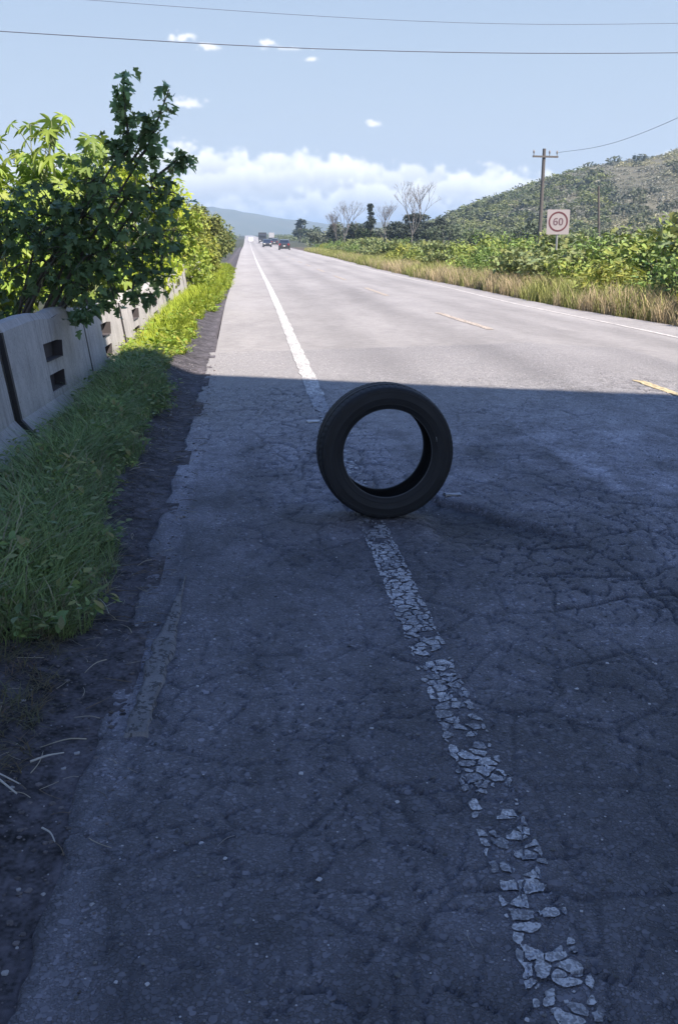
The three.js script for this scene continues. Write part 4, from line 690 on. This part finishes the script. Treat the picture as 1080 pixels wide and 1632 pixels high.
// ---------------------------------------------------------------- vehicles far down the road
{
  const glass = new THREE.MeshPhysicalMaterial({ color: lin(.02, .025, .03), roughness: .08, metalness: 0 }), rubber = std(lin(.02, .02, .02), .8), rim = std(lin(.4, .4, .42), .4, { metalness: .7 }), red = std(lin(.35, .02, .02), .3), lamp = std(lin(.7, .7, .68), .2), plateM = std(lin(.6, .6, .58), .5), trim = std(lin(.03, .03, .03), .6);
  function car(label, paint, x, d, turn, pickup) {                   // front along -z before it is turned
    const o = thing('car', label, 'car', [x, roadY(x, d), -d], turn), mat = new THREE.MeshPhysicalMaterial({ color: paint, roughness: .35, clearcoat: 1, clearcoatRoughness: .1, metalness: .2 });
    const s = new THREE.Shape([[-2.05, .28], [-2.08, .62], [-1.95, .8], [-1.0, .92], [-.25, 1.42], [.35, 1.5], [1.2, 1.44], [1.85, 1.02], [2.02, .95], [2.08, .55], [2.02, .28]].map((p) => new THREE.Vector2(...p)));
    const g = new THREE.ExtrudeGeometry(s, { depth: 1.5, bevelEnabled: true, bevelSize: .1, bevelThickness: .12, bevelSegments: 3 }); g.translate(0, 0, -.75); g.rotateY(-Math.PI / 2);
    bake(g, (v) => { if (v.y > .92) v.x *= 1 - .28 * (v.y - .92); }); mesh('body', g, mat, o);
    const pane = (name, w0, w1, pts) => { const p = pts; const q = new THREE.BufferGeometry(); q.setAttribute('position', new THREE.Float32BufferAttribute([-w0, p[0][1], p[0][0], w0, p[0][1], p[0][0], w1, p[1][1], p[1][0], -w1, p[1][1], p[1][0]], 3)); q.setIndex([0, 1, 2, 0, 2, 3]); q.computeVertexNormals(); const m2 = glass.clone(); m2.side = THREE.DoubleSide; return mesh(name, q, m2, o); };
    pane('windscreen', .68, .6, [[-1.08, .99], [-.32, 1.45]]); pane('rear_window', .66, .58, [[1.98, 1.06], [1.36, 1.46]]);
    for (const sx of [-1, 1]) { const w = new THREE.BoxGeometry(.02, .3, 1.75); w.translate(sx * .82, 1.15, .3); mesh('side_window', w, glass, o); const hl = new THREE.BoxGeometry(.36, .15, .06); hl.translate(sx * .6, .68, -2.2); mesh('headlight', hl, lamp, o); const tl = new THREE.BoxGeometry(.22, .26, .06); tl.translate(sx * .68, .86, 2.18); mesh('tail_light', tl, red, o); for (const z of [-1.3, 1.3]) { const wh = new THREE.CylinderGeometry(.32, .32, .2, 18); wh.rotateZ(Math.PI / 2); const w2 = mesh('wheel', wh, rubber, o); w2.position.set(sx * .8, .32, z); const r2 = new THREE.CylinderGeometry(.2, .2, .21, 12); r2.rotateZ(Math.PI / 2); mesh('rim', r2, rim, w2); } }
    const pl = new THREE.BoxGeometry(.34, .14, .03); pl.translate(0, .62, 2.2); mesh('number_plate', pl, plateM, o); const bp = new THREE.BoxGeometry(1.66, .2, .08); bp.translate(0, .42, 2.17); mesh('bumper', bp, trim, o); return o;
  }
  function truck(label, paint, boxPaint, x, d, turn) {
    const o = thing('truck', label, 'truck', [x, roadY(x, d), -d], turn), cab = std(paint, .4);
    const s = new THREE.Shape([[-3.3, .5], [-3.35, 1.2], [-3.2, 2.2], [-2.9, 2.45], [-1.6, 2.45], [-1.6, .5]].map((p) => new THREE.Vector2(...p))), g = new THREE.ExtrudeGeometry(s, { depth: 1.9, bevelEnabled: true, bevelSize: .06, bevelThickness: .08, bevelSegments: 2 }); g.translate(0, 0, -.95); g.rotateY(-Math.PI / 2); mesh('cab', g, cab, o);
    const b = new THREE.BoxGeometry(2.3, 2.1, 4.9); b.translate(0, 2.0, 1.05); mesh('cargo_box', b, std(boxPaint, .6), o); const ch = new THREE.BoxGeometry(1.0, .3, 6.6); ch.translate(0, .72, .1); mesh('chassis', ch, trim, o);
    const ws = new THREE.BoxGeometry(1.7, .75, .05); ws.rotateX(-.15); ws.translate(0, 1.75, -3.36); mesh('windscreen', ws, glass, o);
    for (const sx of [-1, 1]) { const hl = new THREE.BoxGeometry(.3, .2, .06); hl.translate(sx * .75, .85, -3.42); mesh('headlight', hl, lamp, o); for (const z of [-2.3, 2.2]) { const wh = new THREE.CylinderGeometry(.45, .45, .28, 18); wh.rotateZ(Math.PI / 2); const w2 = mesh('wheel', wh, rubber, o); w2.position.set(sx * .95, .45, z); } } return o;
  }
  car('dark grey car nearest on the far road, in the right lane', lin(.035, .035, .038), 6.2, 155, -.05);
  car('black car in the left lane in front of the boxy truck', lin(.02, .022, .028), 4.6, 205, Math.PI + .02);
  car('small dark car beyond the nearest car, in the right lane', lin(.05, .05, .055), 7.2, 240, -.04);
  truck('dark boxy truck farther off than the black car in the left lane', lin(.03, .035, .045), lin(.05, .055, .065), 5.2, 290, Math.PI);
  truck('tiny pale truck at the right roadside far beyond the cars', lin(.4, .4, .42), lin(.42, .42, .44), 11.6, 430, 0);
  car('tiny white car where the road meets the hedge', lin(.75, .75, .75), 2.0, 330, Math.PI);
}

// ---------------------------------------------------------------- litter
{
  const r = rng(131), chips = [], stones = [], straws = [];
  const stone = bake(new THREE.IcosahedronGeometry(1, 1), (v) => { v.multiplyScalar(.75 + .5 * hash(Math.round(v.x * 50), Math.round(v.y * 50 + v.z * 90), 3)); v.y *= .6; });
  colors(stone, () => [1, 1, 1]);
  for (let i = 0; i < 5200; i++) { const d = 1.1 + 9 * r() ** 1.3, x = edgeL(d) + .06 - .62 * Math.pow(r(), .9), k = r(), big = r() ** 5; const on = x > edgeL(d); stones.push([x, (on ? surfaceY(x, d) : vergeY(x, d)) + .001, -d, .0022 + .0065 * big, r() * 6.283, k > .9 ? [.34, .33, .33] : [mix(.07, .18, k), mix(.062, .16, k), mix(.06, .16, k)], .8]); }
  for (let i = 0; i < 6500; i++) { const d = 1.15 + 7.5 * r() ** 1.3, x = -.35 + 4.2 * r() * clamp(.35 + d * .1), k = r(), big = r() ** 6; stones.push([x, surfaceY(x, d) + .001, -d, .0016 + .0042 * big + (k > .88 ? .0005 : 0), r() * 6.283, k > .88 ? [.46, .46, .48] : [mix(.08, .2, k), mix(.08, .2, k), mix(.08, .2, k)], .7]); }
  const sm = new THREE.MeshStandardMaterial({ vertexColors: true, roughness: .9 });
  scatter('gravel', stone, sm, stones, 'loose grit and pale stone chips over the shoulder and the broken asphalt', 'gravel');
  const straw = tube([V(-1, 0, 0), V(-.3, .08, .12), V(.4, .05, .05), V(1, .0, -.1)], .035, .02, 4, 6); colors(straw, () => [1, 1, 1]);
  for (let i = 0; i < 1100; i++) { const d = 1.6 + 6.8 * r(), e = grassEdge(d), x = mix(e - .12, -.3, Math.pow(r(), 2.4)), k = r(); straws.push([x, (x > edgeL(d) ? surfaceY(x, d) : vergeY(x, d)) + .006, -d, .018 + .045 * r() * r(), r() * 6.283, k > .55 ? [.42, .38, .30] : [.16, .13, .10], 1]); }
  for (let i = 0; i < 60; i++) { const d = 1.3 + 4 * r(), x = -.3 + 2.4 * r(); straws.push([x, surfaceY(x, d) + .004, -d, .008 + .018 * r(), r() * 6.283, [.34, .33, .32], 1]); }
  scatter('straw_litter', straw, sm, straws, 'dry straw and bits of stalk littering the dirt shoulder', 'litter');
  // dead brown grass mat by the verge in the near left corner
  const mat = []; for (let i = 0; i < 420; i++) { const d = 2.15 + .95 * r(), x = -.62 - .55 * r(); mat.push([x, vergeY(x, d) - .015, -d, .3 + .3 * r(), r() * 6.283, [.13 + .06 * r(), .115 + .05 * r(), .08], .5]); }
  scatter('dead_grass', tuft(55, 12, .2, .07, 1.3, .0035), grassMat, mat, 'matted brownish dead grass at the near end of the green verge', 'grass');
  const twig = (label, pts, rad) => { const g = thing('dry_twig', label, 'twig', [0, 0, 0]); mesh('stalk', tube(pts[0], rad, rad * .5, 6), std(lin(.5, .48, .44), .8), g); if (pts[1]) mesh('side_shoot', tube(pts[1], rad * .7, rad * .4, 5), std(lin(.5, .48, .44), .8), g); };
  const Q = (x, d, u = .012) => V(x, vergeY(x, d) + u, -d);
  twig('pale forked twig lying in the dirt at the left photo edge', [[Q(-.74, 2.16, .03), Q(-.66, 2.10, .035), Q(-.585, 2.06, .012)], [Q(-.70, 2.12, .03), Q(-.64, 2.105, .03), Q(-.585, 2.10, .012)]], .0042);
  twig('short bent pale twig on the dirt right of the forked one', [[Q(-.585, 2.21, .01), Q(-.55, 2.24, .014), Q(-.51, 2.26, .012)], null], .0035);
  twig('thin pale twig lying flat lower on the dirt', [[Q(-.50, 1.93, .01), Q(-.475, 1.90, .014), Q(-.46, 1.87, .01)], null], .0025);
  twig('pale stalk on the dirt shoulder beside the green grass', [[Q(-.60, 3.35, .01), Q(-.55, 3.28, .016), Q(-.52, 3.2, .01)], null], .003);
  const fr = thing('paint_fragment', 'loose white fragment lying left of the edge line behind the tyre', 'fragment', [.46, surfaceY(.46, 6.75) + .004, -6.75]); mesh('chip', bake(new THREE.BoxGeometry(.1, .012, .06, 3, 1, 2), (v, i) => { v.x += (hash(i, 1, 1) - .5) * .02; v.z += (hash(i, 2, 1) - .5) * .02; }), std(lin(.6, .6, .6), .8), fr);
  const f2 = thing('paint_fragment', 'small white fragment lying right beside the foot of the tyre', 'fragment', [1.03, surfaceY(1.03, 4.62) + .004, -4.62]); mesh('chip', bake(new THREE.BoxGeometry(.075, .01, .035, 3, 1, 2), (v, i) => { v.x += (hash(i, 1, 2) - .5) * .02; v.z += (hash(i, 2, 2) - .5) * .02; }), std(lin(.42, .42, .44), .8), f2);
}
renderer.render(scene, camera);
